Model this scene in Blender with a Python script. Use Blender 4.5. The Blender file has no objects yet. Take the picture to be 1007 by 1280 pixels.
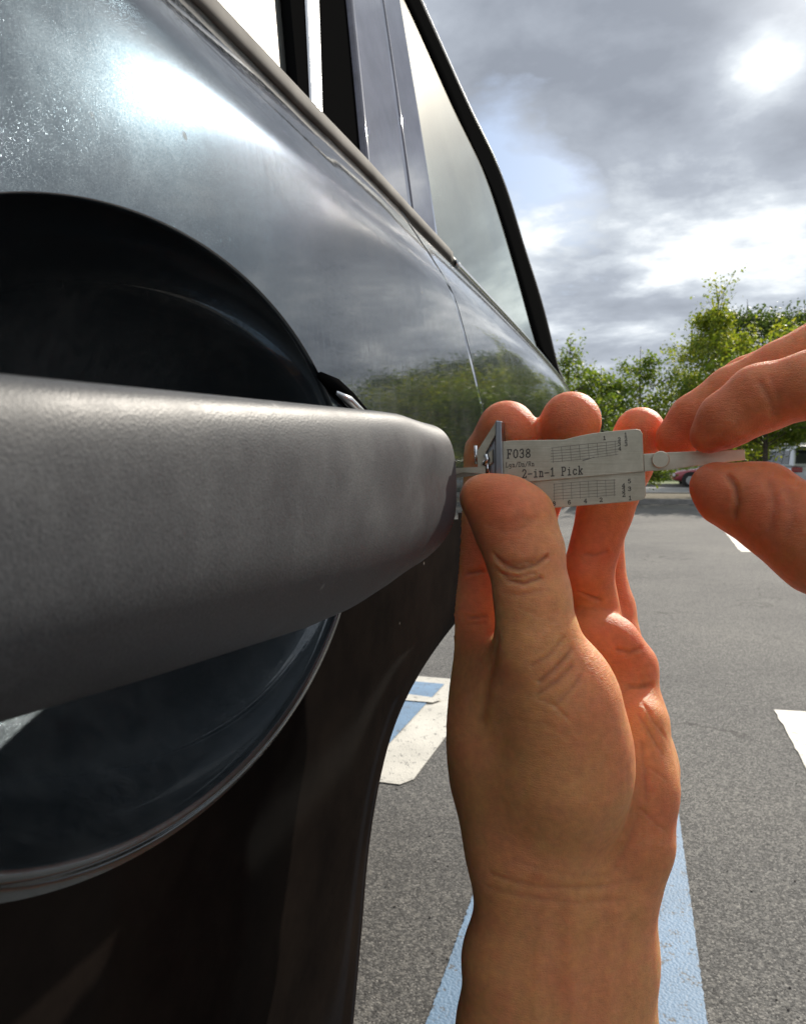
import bpy, bmesh, math, random
import numpy as np
from mathutils import Vector, Matrix

PI = math.pi
# ------------------------------------------------------------------ camera
# World frame: origin on the asphalt below the camera, +Y runs along the car towards its tail,
# +X points away from the car's flank, Z is up.
CAM_H = 1.0
YAW = math.radians(16.95)
PITCH = math.radians(3.53)
FPX = 925.0                      # focal length in photo pixels (photo 1007 x 1280)
fwd = Vector((-math.sin(YAW)*math.cos(PITCH), math.cos(YAW)*math.cos(PITCH), -math.sin(PITCH)))
rgt = Vector((math.cos(YAW), math.sin(YAW), 0))
upv = rgt.cross(fwd).normalized()
CAM = Vector((0, 0, CAM_H))
scene = bpy.context.scene
C = scene.collection
cd = bpy.data.cameras.new('camera'); cam = bpy.data.objects.new('camera', cd); C.objects.link(cam)
cd.sensor_fit = 'VERTICAL'; cd.sensor_height = 36; cd.sensor_width = 36*1007/1280
cd.lens = FPX/1280*36
cd.clip_start = 0.005; cd.clip_end = 2000
m = Matrix((rgt, upv, -fwd)).transposed().to_4x4(); m.translation = CAM
cam.matrix_world = m
cd.dof.use_dof = True; cd.dof.focus_distance = 0.232; cd.dof.aperture_fstop = cd.lens/0.55
scene.camera = cam

# ------------------------------------------------------------------ sun and sky
SUN_AZ = math.radians(21)        # from +Y towards +X
SUN_EL = math.radians(33.5)
sund = Vector((math.sin(SUN_AZ)*math.cos(SUN_EL), math.cos(SUN_AZ)*math.cos(SUN_EL), math.sin(SUN_EL)))
sl = bpy.data.lights.new('sun', 'SUN'); sl.energy = 4.6; sl.angle = math.radians(0.5); sl.color = (1, .92, .80)
so = bpy.data.objects.new('sun', sl); C.objects.link(so); so.location = (3, 5, 6)
so.rotation_euler = sund.to_track_quat('Z', 'Y').to_euler()
scene.view_settings.view_transform = 'Standard'; scene.view_settings.look = 'None'
scene.view_settings.gamma = 1; scene.view_settings.use_curve_mapping = False
scene.view_settings.exposure = 0.2
scene.render.engine = 'CYCLES'
scene.cycles.max_bounces = 8; scene.cycles.transparent_max_bounces = 12
scene.cycles.caustics_reflective = False; scene.cycles.caustics_refractive = False
scene.cycles.use_denoising = True
scene.cycles.sample_clamp_indirect = 4

def ray(px, py):
    """world direction with unit depth along the optical axis"""
    return fwd + rgt*((px-503.5)/FPX) + upv*((640-py)/FPX)
def P(px, py, D):
    return CAM + ray(px, py)*D

world = bpy.data.worlds.new('World'); scene.world = world; world.use_nodes = True
wt = world.node_tree; wt.nodes.clear()
class NT:
    """tiny node helper"""
    def __init__(s, t): s.t = t
    def n(s, typ, ins=None, **kw):
        nd = s.t.nodes.new(typ)
        for k, v in kw.items(): setattr(nd, k, v)
        for k, v in (ins or {}).items():
            if isinstance(v, bpy.types.NodeSocket): s.t.links.new(v, nd.inputs[k])
            else: nd.inputs[k].default_value = v
        return nd
    def math(s, op, a, b=0.0, c=0.0, clamp=False):
        nd = s.t.nodes.new('ShaderNodeMath'); nd.operation = op; nd.use_clamp = clamp
        for i, v in enumerate((a, b, c)):
            if isinstance(v, bpy.types.NodeSocket): s.t.links.new(v, nd.inputs[i])
            else: nd.inputs[i].default_value = v
        return nd.outputs[0]
    def mix(s, f, a, b, mode='MIX'):
        nd = s.t.nodes.new('ShaderNodeMix'); nd.data_type = 'RGBA'; nd.blend_type = mode
        for i, v in ((0, f), (6, a), (7, b)):
            if isinstance(v, bpy.types.NodeSocket): s.t.links.new(v, nd.inputs[i])
            else: nd.inputs[i].default_value = v if not isinstance(v, tuple) or len(v) == 4 else (*v, 1)
        return nd.outputs[2]
    def ramp(s, f, stops, interp='LINEAR'):
        nd = s.t.nodes.new('ShaderNodeValToRGB'); nd.color_ramp.interpolation = interp
        e = nd.color_ramp.elements
        while len(e) < len(stops): e.new(0.5)
        for el, (p, c) in zip(e, stops):
            el.position = p; el.color = (*c, 1) if len(c) == 3 else c
        s.t.links.new(f, nd.inputs[0]); return nd.outputs[0]
    def link(s, a, b): s.t.links.new(a, b)

W = NT(wt)
sky = W.n('ShaderNodeTexSky', sky_type='NISHITA'); sky.sun_disc = False
sky.sun_elevation = SUN_EL; sky.sun_rotation = SUN_AZ; sky.air_density = 1; sky.dust_density = 1.5
tc = W.n('ShaderNodeTexCoord').outputs['Generated']
nrm = W.n('ShaderNodeVectorMath', {0: tc}, operation='NORMALIZE').outputs[0]
sep = W.n('ShaderNodeSeparateXYZ', {0: nrm})
zc_ = W.math('MAXIMUM', sep.outputs[2], 0.0)
den = W.math('ADD', zc_, 0.16)
cx_ = W.math('DIVIDE', sep.outputs[0], den); cy_ = W.math('DIVIDE', sep.outputs[1], den)
cvec = W.n('ShaderNodeCombineXYZ', {0: cx_, 1: cy_, 2: 0.3}).outputs[0]
n1 = W.n('ShaderNodeTexNoise', {'Vector': cvec, 'Scale': 0.9, 'Detail': 10, 'Roughness': 0.58, 'Distortion': 0.35}).outputs[0]
cvec2 = W.n('ShaderNodeVectorMath', {0: cvec, 1: (7.3, 2.1, 0)}, operation='ADD').outputs[0]
n2 = W.n('ShaderNodeTexNoise', {'Vector': cvec2, 'Scale': 2.3, 'Detail': 8, 'Roughness': 0.55, 'Distortion': 0.2}).outputs[0]
def lobe(px, py, sig, amp=None, d=None):
    dv = (ray(px, py) if d is None else d).normalized()
    dt = W.n('ShaderNodeVectorMath', {0: nrm, 1: tuple(dv)}, operation='DOT_PRODUCT').outputs['Value']
    e = W.math('MULTIPLY', W.math('SUBTRACT', dt, 1.0), 1.0/(math.radians(sig)**2/2*2))
    e = W.math('EXPONENT', e)
    return W.math('MULTIPLY', e, amp if amp is not None else 1.0)
# cloud thickness: high = dark thick cloud, low = bright thin cloud
n3 = W.n('ShaderNodeTexNoise', {'Vector': cvec2, 'Scale': 5.2, 'Detail': 9, 'Roughness': .6, 'Distortion': .1}).outputs[0]
v = W.math('ADD', W.math('MULTIPLY', n1, 1.35), W.math('ADD', W.math('MULTIPLY', n2, 1.1), W.math('MULTIPLY', n3, .55)))
v = W.math('SUBTRACT', v, 1.06)
for (px, py, s, a) in [(720, 60, 9, .22), (640, 30, 8, .12), (948, 70, 1.7, -.34), (975, 100, 1.5, -.16), (925, 195, 1.9, -.26), (1000, 180, 3, .26),
                       (640, 285, 3.0, -.30), (850, 300, 2.4, -.12), (985, 262, 2.2, -.12), (790, 235, 2.2, -.10), (610, 190, 3, .05),
                       (740, 400, 4, .06), (900, 330, 3.0, .08), (760, 170, 4, .10), (1080, 130, 6, .12)]:
    v = W.math('ADD', v, lobe(px, py, s, a))
# thin bright cloud around the sun
g1 = lobe(0, 0, 5.0, 1.0, sund); g2 = lobe(0, 0, 12, 1.0, sund)
v = W.math('SUBTRACT', v, W.math('MULTIPLY', g2, 0.12))
ccol = W.ramp(v, [(0.10, (1.15, 1.18, 1.20)), (0.25, (.88, .92, .95)), (0.38, (.60, .65, .71)), (0.56, (.40, .44, .505)), (0.88, (.27, .30, .355))])
ccol = W.n('ShaderNodeVectorMath', {0: ccol, 3: 1.04}, operation='SCALE').outputs[0]
# gaps of blue
gap = W.math('ADD', W.math('MULTIPLY', n2, 1.0), 0.0)
gp = W.math('ADD', W.math('SUBTRACT', gap, 0.72), W.math('ADD', W.math('ADD', lobe(625, 185, 3.0, .42), lobe(715, 240, 3.2, .40)), lobe(0, 0, 40, .06, Vector((-.5, -.6, .6)))))
gp = W.math('MULTIPLY', W.math('ADD', gp, W.math('MULTIPLY', W.math('SUBTRACT', n3, .5), .35)), 5.0, clamp=True)
skyc = W.n('ShaderNodeVectorMath', {0: sky.outputs[0], 3: 0.12}, operation='SCALE').outputs[0]
blue = W.mix(0.45, skyc, (.34, .50, .74, 1))
col = W.mix(gp, ccol, blue)
hz = W.math('POWER', W.math('SUBTRACT', 1.0, zc_), 14.0)
col = W.mix(W.math('MULTIPLY', hz, 0.55), col, (.56, .60, .63, 1))
glow = W.math('ADD', W.math('MULTIPLY', g1, 2.5), W.math('MULTIPLY', g2, 0.06))
gl = W.n('ShaderNodeCombineXYZ', {0: glow, 1: W.math('MULTIPLY', glow, .98), 2: W.math('MULTIPLY', glow, .93)}).outputs[0]
col = W.n('ShaderNodeVectorMath', {0: col, 1: gl}, operation='ADD').outputs[0]
bg = W.n('ShaderNodeBackground', {'Color': col, 'Strength': 1.0})
# Nishita enters at 0.12 through the scale above; clouds carry their own radiance
wo = W.n('ShaderNodeOutputWorld'); W.link(bg.outputs[0], wo.inputs[0])

# ------------------------------------------------------------------ helpers
def mat(name, base=(.5, .5, .5), rough=.5, metal=0, spec=.5, coat=0, coat_rough=.03):
    mt = bpy.data.materials.new(name); mt.use_nodes = True
    b = mt.node_tree.nodes['Principled BSDF']
    b.inputs['Base Color'].default_value = (*base, 1); b.inputs['Roughness'].default_value = rough
    b.inputs['Metallic'].default_value = metal; b.inputs['Specular IOR Level'].default_value = spec
    b.inputs['Coat Weight'].default_value = coat; b.inputs['Coat Roughness'].default_value = coat_rough
    return mt, NT(mt.node_tree), b
def objc(t): return t.n('ShaderNodeTexCoord').outputs['Object']
def bump(t, b, h, strength=.3, dist=.001, sock='Normal'):
    bn = t.n('ShaderNodeBump', {'Height': h, 'Strength': strength, 'Distance': dist})
    t.link(bn.outputs[0], b.inputs[sock]); return bn
def empty(name, label, cat, loc=(0, 0, 0), group=None):
    o = bpy.data.objects.new(name, None); C.objects.link(o); o.location = loc; o.empty_display_size = .1
    o['label'] = label; o['category'] = cat
    if group: o['group'] = group
    return o
def tag(o, label, cat, group=None):
    o['label'] = label; o['category'] = cat
    if group: o['group'] = group
    return o
def mesh_obj(name, verts, faces, mt, parent=None, smooth=True, kind=None):
    me = bpy.data.meshes.new(name)
    verts = np.asarray(verts, dtype=np.float64).reshape(-1, 3)
    if isinstance(faces, np.ndarray):
        nf, k = faces.shape
        me.vertices.add(len(verts)); me.vertices.foreach_set('co', verts.ravel())
        me.loops.add(nf*k); me.loops.foreach_set('vertex_index', faces.ravel().astype(np.int32))
        me.polygons.add(nf); me.polygons.foreach_set('loop_start', np.arange(0, nf*k, k, dtype=np.int32))
        me.update(calc_edges=True); me.validate()
    else:
        me.from_pydata([tuple(v) for v in verts], [], faces); me.update()
    if smooth: me.polygons.foreach_set('use_smooth', np.ones(len(me.polygons), dtype=bool))
    if mt: me.materials.append(mt)
    o = bpy.data.objects.new(name, me); C.objects.link(o)
    if parent:
        o.parent = parent
        o.matrix_parent_inverse = Matrix.Translation(-parent_world(parent))
    if kind: o['kind'] = kind
    return o
def parent_world(p):
    return p.location.copy() if p.type == 'EMPTY' else Vector((0, 0, 0))
def bm_obj(name, bm, mt, parent=None, smooth=False, kind=None):
    me = bpy.data.meshes.new(name); bmesh.ops.recalc_face_normals(bm, faces=bm.faces); bm.to_mesh(me); bm.free()
    if smooth: me.polygons.foreach_set('use_smooth', np.ones(len(me.polygons), dtype=bool))
    me.materials.append(mt)
    o = bpy.data.objects.new(name, me); C.objects.link(o)
    if parent: o.parent = parent; o.matrix_parent_inverse = Matrix.Translation(-parent_world(parent))
    if kind: o['kind'] = kind
    return o
def bevel(o, w, seg=2, ang=40):
    md = o.modifiers.new('bevel', 'BEVEL'); md.width = w; md.segments = seg; md.limit_method = 'ANGLE'; md.angle_limit = math.radians(ang)
    md.harden_normals = False; return o
def box(bm, c, s, rot=None):
    mtx = Matrix.Translation(c) @ (rot or Matrix.Identity(4)) @ Matrix.Diagonal((*s, 1))
    bmesh.ops.create_cube(bm, size=1, matrix=mtx)
def tube(bm, pts, rad, n=8, cap=True):
    """swept tube, radius per point or constant"""
    pts = [Vector(p) for p in pts]; rings = []
    if not hasattr(rad, '__len__'): rad = [rad]*len(pts)
    prev = None
    for i, p in enumerate(pts):
        t = (pts[min(i+1, len(pts)-1)]-pts[max(i-1, 0)]).normalized()
        a = prev if prev is not None else (Vector((0, 0, 1)) if abs(t.z) < .9 else Vector((1, 0, 0)))
        a = (a - t*a.dot(t)).normalized(); b = t.cross(a); prev = a
        rings.append([bm.verts.new(p + (a*math.cos(2*PI*k/n)+b*math.sin(2*PI*k/n))*rad[i]) for k in range(n)])
    for r0, r1 in zip(rings, rings[1:]):
        for k in range(n): bm.faces.new((r0[k], r0[(k+1) % n], r1[(k+1) % n], r1[k]))
    if cap: bm.faces.new(rings[0][::-1]); bm.faces.new(rings[-1])
def prism(poly, off):
    """poly: list of Vector; extruded by vector off"""
    bm = bmesh.new()
    a = [bm.verts.new(p) for p in poly]; b = [bm.verts.new(p+off) for p in poly]
    bm.faces.new(a); bm.faces.new(b[::-1]); n = len(a)
    for i in range(n): bm.faces.new((a[i], b[i], b[(i+1) % n], a[(i+1) % n]))
    return bm
def grid_faces(nu, nv, closed_u=False):
    u = np.arange(nu if closed_u else nu-1); v = np.arange(nv-1)
    U, V_ = np.meshgrid(u, v, indexing='ij'); U2 = (U+1) % nu
    return np.stack([U*nv+V_, U2*nv+V_, U2*nv+V_+1, U*nv+V_+1], -1).reshape(-1, 4)
def lerp(a, b, t): return a+(b-a)*t

#==BODY==
# ------------------------------------------------------------------ ground materials
def gxy(px, py, z=0.0):
    """point of the ground seen at a photo pixel"""
    d = ray(px, py); k = (z-CAM_H)/d.z; return CAM+d*k

asph, t, b = mat('asphalt', (.1, .1, .1), .85)
oc = objc(t)
vor = t.n('ShaderNodeTexVoronoi', {'Vector': oc, 'Scale': 290.0})
vor2 = t.n('ShaderNodeTexVoronoi', {'Vector': oc, 'Scale': 100.0})
big = t.n('ShaderNodeTexNoise', {'Vector': oc, 'Scale': .6, 'Detail': 6, 'Roughness': .6}).outputs[0]
fin = t.n('ShaderNodeTexNoise', {'Vector': oc, 'Scale': 60, 'Detail': 8, 'Roughness': .7}).outputs[0]
sp = t.n('ShaderNodeSeparateColor', {0: vor.outputs['Color']}).outputs[0]
c0 = t.ramp(sp, [(0, (.040, .039, .038)), (.5, (.095, .092, .088)), (.82, (.17, .165, .155)), (1, (.30, .285, .26))])
sp2 = t.n('ShaderNodeSeparateColor', {0: vor2.outputs['Color']}).outputs[1]
c0 = t.mix(t.ramp(sp2, [(.82, (0, 0, 0)), (.95, (.5, .5, .5))]), c0, (.22, .21, .19, 1))
c0 = t.mix(1.0, c0, t.ramp(big, [(.3, (.70, .70, .72)), (.5, (1, 1, 1)), (.7, (1.22, 1.21, 1.18))]), 'MULTIPLY')
pit = t.ramp(fin, [(.30, (.35, .35, .35)), (.42, (1, 1, 1))])
c0 = t.mix(1.0, c0, pit, 'MULTIPLY')
# hairline cracks
ocw = t.n('ShaderNodeVectorMath', {0: oc, 1: t.n('ShaderNodeVectorMath', {0: t.n('ShaderNodeTexNoise', {'Vector': oc, 'Scale': 2.2, 'Detail': 5}).outputs['Color'], 3: 0.9}, operation='SCALE').outputs[0]}, operation='ADD').outputs[0]
crk = t.n('ShaderNodeTexVoronoi', {'Vector': ocw, 'Scale': .55}, feature='DISTANCE_TO_EDGE').outputs['Distance']
ck = t.ramp(crk, [(0.0, (0, 0, 0)), (.007, (1, 1, 1))])
brk = t.ramp(t.n('ShaderNodeTexNoise', {'Vector': oc, 'Scale': .9, 'Detail': 2}).outputs[0], [(.47, (1, 1, 1)), (.55, (0, 0, 0))])
ckf = t.mix(brk, ck, (1, 1, 1, 1))
c0 = t.mix(t.math('MULTIPLY', t.math('SUBTRACT', 1.0, ckf), .7), c0, (.03, .028, .025, 1))
t.link(c0, b.inputs['Base Color'])
hgt = t.math('ADD', t.math('MULTIPLY', vor.outputs['Distance'], -1.0), t.math('MULTIPLY', fin, .6))
hgt = t.math('ADD', hgt, t.math('MULTIPLY', vor2.outputs['Distance'], -.6))
bump(t, b, hgt, .42, .004)
b.inputs['Specular IOR Level'].default_value = .35

def paint_mat(name, colr, wear=.5, scale=170.0):
    mt, t, b = mat(name, colr, .6)
    oc = objc(t)
    nz = t.n('ShaderNodeTexNoise', {'Vector': oc, 'Scale': 28, 'Detail': 9, 'Roughness': .75}).outputs[0]
    v2 = t.n('ShaderNodeTexVoronoi', {'Vector': oc, 'Scale': scale})
    wr = t.ramp(t.math('ADD', t.math('MULTIPLY', nz, .8), t.math('MULTIPLY', v2.outputs['Distance'], .25)), [(wear-.02, (0, 0, 0)), (wear+.05, (1, 1, 1))])
    n3 = t.n('ShaderNodeTexNoise', {'Vector': oc, 'Scale': 5, 'Detail': 5}).outputs[0]
    c1 = t.mix(1.0, (*colr, 1), t.ramp(n3, [(.3, (.82, .82, .82)), (.7, (1.1, 1.1, 1.1))]), 'MULTIPLY')
    t.link(t.mix(wr, c1, (.10, .098, .095, 1)), b.inputs['Base Color'])
    bump(t, b, t.math('ADD', t.math('MULTIPLY', v2.outputs['Distance'], -1.0), nz), .35, .003)
    return mt
white_paint = paint_mat('white_road_paint', (.62, .59, .52), .62)
blue_paint = paint_mat('blue_road_paint', (.16, .265, .40), .61)
grassm, t, b = mat('grass_ground', (.08, .12, .03), .9)
nz = t.n('ShaderNodeTexNoise', {'Vector': objc(t), 'Scale': 3, 'Detail': 8}).outputs[0]
t.link(t.ramp(nz, [(.3, (.05, .085, .02)), (.6, (.12, .16, .04)), (.8, (.16, .15, .07))]), b.inputs['Base Color'])
concm, t, b = mat('concrete', (.35, .34, .31), .9)
nz = t.n('ShaderNodeTexNoise', {'Vector': objc(t), 'Scale': 6, 'Detail': 9, 'Roughness': .7}).outputs[0]
t.link(t.ramp(nz, [(.3, (.17, .16, .15)), (.7, (.30, .29, .27))]), b.inputs['Base Color'])
mulch, t, b = mat('mulch', (.12, .09, .06), .95)
nz = t.n('ShaderNodeTexNoise', {'Vector': objc(t), 'Scale': 9, 'Detail': 9, 'Roughness': .8}).outputs[0]
t.link(t.ramp(nz, [(.35, (.06, .05, .035)), (.65, (.20, .17, .11))]), b.inputs['Base Color']); bump(t, b, nz, .8, .03)

def sheet(name, pts, z, mt, kind='structure'):
    o = mesh_obj(name, [(p[0], p[1], z) for p in pts], [list(range(len(pts)))], mt, None, False); o['kind'] = kind; return o
# one ground sheet to the horizon
sheet('ground', [(-900, -900), (900, -900), (900, 900), (-900, 900)], 0, asph)

def strip_px(name, a, b_, mt, z=.004, ragged=.006, seed=0, n=60):
    """strip between two ground polylines, with a slightly ragged edge"""
    rnd = random.Random(seed); v = []
    for i in range(n+1):
        s = i/n; p = a[0].lerp(a[1], s); q = b_[0].lerp(b_[1], s); w = (q-p).normalized()
        v += [p+w*rnd.uniform(-ragged, ragged), q+w*rnd.uniform(-ragged, ragged)]
    f = [[2*i, 2*i+1, 2*i+3, 2*i+2] for i in range(n)]
    o = mesh_obj(name, [(p.x, p.y, z) for p in v], f, mt, None, False); o['kind'] = 'structure'; return o
# blue bay stripe in the near right: runs along Y
pr0, pr1 = gxy(878, 1280), gxy(850, 1030)
xr = pr0.x
strip_px('blue_bay_line', (Vector((xr-.115, -2.0, 0)), Vector((xr-.115, 2.6, 0))), (Vector((xr, -2.0, 0)), Vector((xr+.01, 2.6, 0))), blue_paint, seed=1, ragged=.0012, n=700)
pl0, pl1 = gxy(533, 1280), gxy(597, 1075)
strip_px('blue_bay_line', (Vector((pl0.x, -2.0, 0)), Vector((pl1.x+.02, 2.1, 0))), (Vector((pl0.x+.12, -2, 0)), Vector((pl1.x+.13, 2.1, 0))), blue_paint, seed=2, ragged=.0012, n=700)
# painted accessible-bay panel behind the car: white frame, blue field, white figure strokes
q = gxy(500, 982); q2 = gxy(552, 855)
X1 = gxy(515, 978).x; X0 = X1-1.35; Y0 = q.y; Y1 = q2.y+.08
fw = .17
sheet('white_bay_symbol_border', [(X0, Y0), (X1-.03, Y0), (X1, Y0+.05), (X1+.03, Y1), (X0, Y1)], .004, white_paint)
sheet('blue_bay_symbol_field', [(X0+fw, Y0+fw*.8), (X1-fw, Y0+fw*.8), (X1-fw+.02, Y1-.1), (X0+fw, Y1-.1)], .008, blue_paint)
def arc_strip(cx, cy, r, a0, a1, w, z, name):
    v, f = [], []
    n = 28
    for i in range(n+1):
        a = math.radians(lerp(a0, a1, i/n)); v += [(cx+math.cos(a)*(r-w/2), cy+math.sin(a)*(r-w/2), z), (cx+math.cos(a)*(r+w/2), cy+math.sin(a)*(r+w/2), z)]
    f = [[2*i, 2*i+1, 2*i+3, 2*i+2] for i in range(n)]
    o = mesh_obj(name, v, f, white_paint, None, False); o['kind'] = 'structure'
cxm = (X0+X1)/2
arc_strip(cxm-.05, Y0+.5, .24, 100, 380, .09, .012, 'white_wheelchair_symbol')
mk = gxy(535, 877)
sheet('white_wheelchair_symbol_foot', [(mk.x-.28, mk.y-.05), (mk.x+.03, mk.y-.04), (mk.x+.06, mk.y+.02), (mk.x-.26, mk.y+.06)], .012, white_paint)
sheet('white_wheelchair_symbol_back', [(cxm-.12, Y0+.55), (cxm-.02, Y0+.55), (cxm-.02, Y0+.95), (cxm-.12, Y0+.95)], .012, white_paint)
# white stop line corner at the right
a0 = gxy(967, 888); a1 = gxy(1007, 962)
ln = (a1-a0); 
strip_px('white_parking_line', (a0, a0+ln*3.5), (a0+Vector((.13, .012, 0)), a0+ln*3.5+Vector((.13, .012, 0))), white_paint, seed=3, ragged=.004)
# far white line near the kerb
f0 = gxy(893, 650); f1 = gxy(925, 690)
strip_px('white_parking_line', (f0, f1), (f0+Vector((.22, 0, 0)), f1+Vector((.12, 0, 0))), white_paint, seed=4, ragged=.01)
# ---- kerbed island with mulch and grass, access road beyond
KD = 19.5
def far(px, D): 
    p = P(px, 583, D); return Vector((p.x, p.y, 0))
kl, kr = far(560, KD+1), far(1500, KD-2)
kd = (kr-kl).normalized(); kn = Vector((-kd.y, kd.x, 0))
L = (kr-kl).length
def kpt(s, dpt, z): v_ = kl+kd*s+kn*dpt; return Vector((v_.x, v_.y, z))
def slab(name, s0, s1, d0, d1, z0, z1, mt, n=1, bev=.02):
    poly = [kpt(s0, d0, z0), kpt(s1, d0, z0), kpt(s1, d1, z0), kpt(s0, d1, z0)]
    o = bm_obj(name, prism(poly, Vector((0, 0, z1-z0))), mt, None); o['kind'] = 'structure'
    if bev: bevel(o, bev)
    return o
slab('kerb', -8, L, 0, .16, -.05, .14, concm)
slab('kerb', -8, L, 5.2, 5.36, -.05, .14, concm)
slab('planting_bed', -8, L, .16, 5.2, -.05, .10, mulch, bev=0)
slab('kerb', -20, L+20, 17, 17.2, -.05, .16, concm)
slab('grass_verge', -40, L+80, 17.2, 60, -.05, .14, grassm, bev=0)
roadm, t, b = mat('access_road', (.24, .235, .225), .9)
slab('access_road', -40, L+80, 6.2, 16.6, -.05, .006, roadm, bev=0)
# kerb joints: thin dark inset lines are modelled as narrow gaps by short kerb caps
for i in range(14):
    bm = bmesh.new(); p = kpt(i*2.2-4, .08, .142); box(bm, p, (.012, .15, .004), Matrix.Rotation(math.atan2(kd.y, kd.x), 4, 'Z'))
    o = bm_obj('kerb_joint', bm, mulch); o['kind'] = 'structure'

# scattered grit on the near asphalt
grit, t, b = mat('grit', (.10, .09, .08), .9)
bm = bmesh.new(); rnd = random.Random(5)
for i in range(70):
    p = gxy(rnd.uniform(480, 1007), 640+640*rnd.random()**.8)
    r = rnd.uniform(.0015, .0035)
    bmesh.ops.create_icosphere(bm, subdivisions=1, radius=r, matrix=Matrix.Translation((p.x, p.y, r*.5)) @ Matrix.Rotation(rnd.random()*3, 4, 'X') @ Matrix.Diagonal((1, rnd.uniform(.5, 1), rnd.uniform(.4, .8), 1)))
o = bm_obj('grit', bm, grit, kind='stuff'); 

# ------------------------------------------------------------------ trees
def leaf_mat(name, c1, c2, c3):
    mt, t, b = mat(name, c1, .5)
    oi = t.n('ShaderNodeNewGeometry').outputs['Random Per Island']
    cc = t.ramp(oi, [(0, c1), (.5, c2), (1, c3)])
    t.link(cc, b.inputs['Base Color'])
    b.inputs['Specular IOR Level'].default_value = .3
    tr = t.n('ShaderNodeBsdfTranslucent', {'Color': t.mix(1.0, cc, (1.9, 1.7, .55, 1), 'MULTIPLY')})
    mx = t.n('ShaderNodeMixShader', {0: .55, 1: b.outputs[0], 2: tr.outputs[0]})
    t.link(mx.outputs[0], mt.node_tree.nodes['Material Output'].inputs[0]); return mt
leaf_lime = leaf_mat('leaves_lime', (.11, .17, .025), (.17, .23, .04), (.25, .27, .06))
leaf_mid = leaf_mat('leaves_mid', (.07, .125, .02), (.11, .18, .035), (.19, .24, .06))
leaf_dark = leaf_mat('leaves_dark', (.03, .055, .02), (.045, .08, .025), (.07, .11, .035))
bark, t, b = mat('bark', (.09, .07, .05), .9)
nz = t.n('ShaderNodeTexNoise', {'Vector': objc(t), 'Scale': 12, 'Detail': 6}).outputs[0]
t.link(t.ramp(nz, [(.3, (.05, .04, .03)), (.7, (.13, .10, .08))]), b.inputs['Base Color']); bump(t, b, nz, .6, .02)

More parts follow.
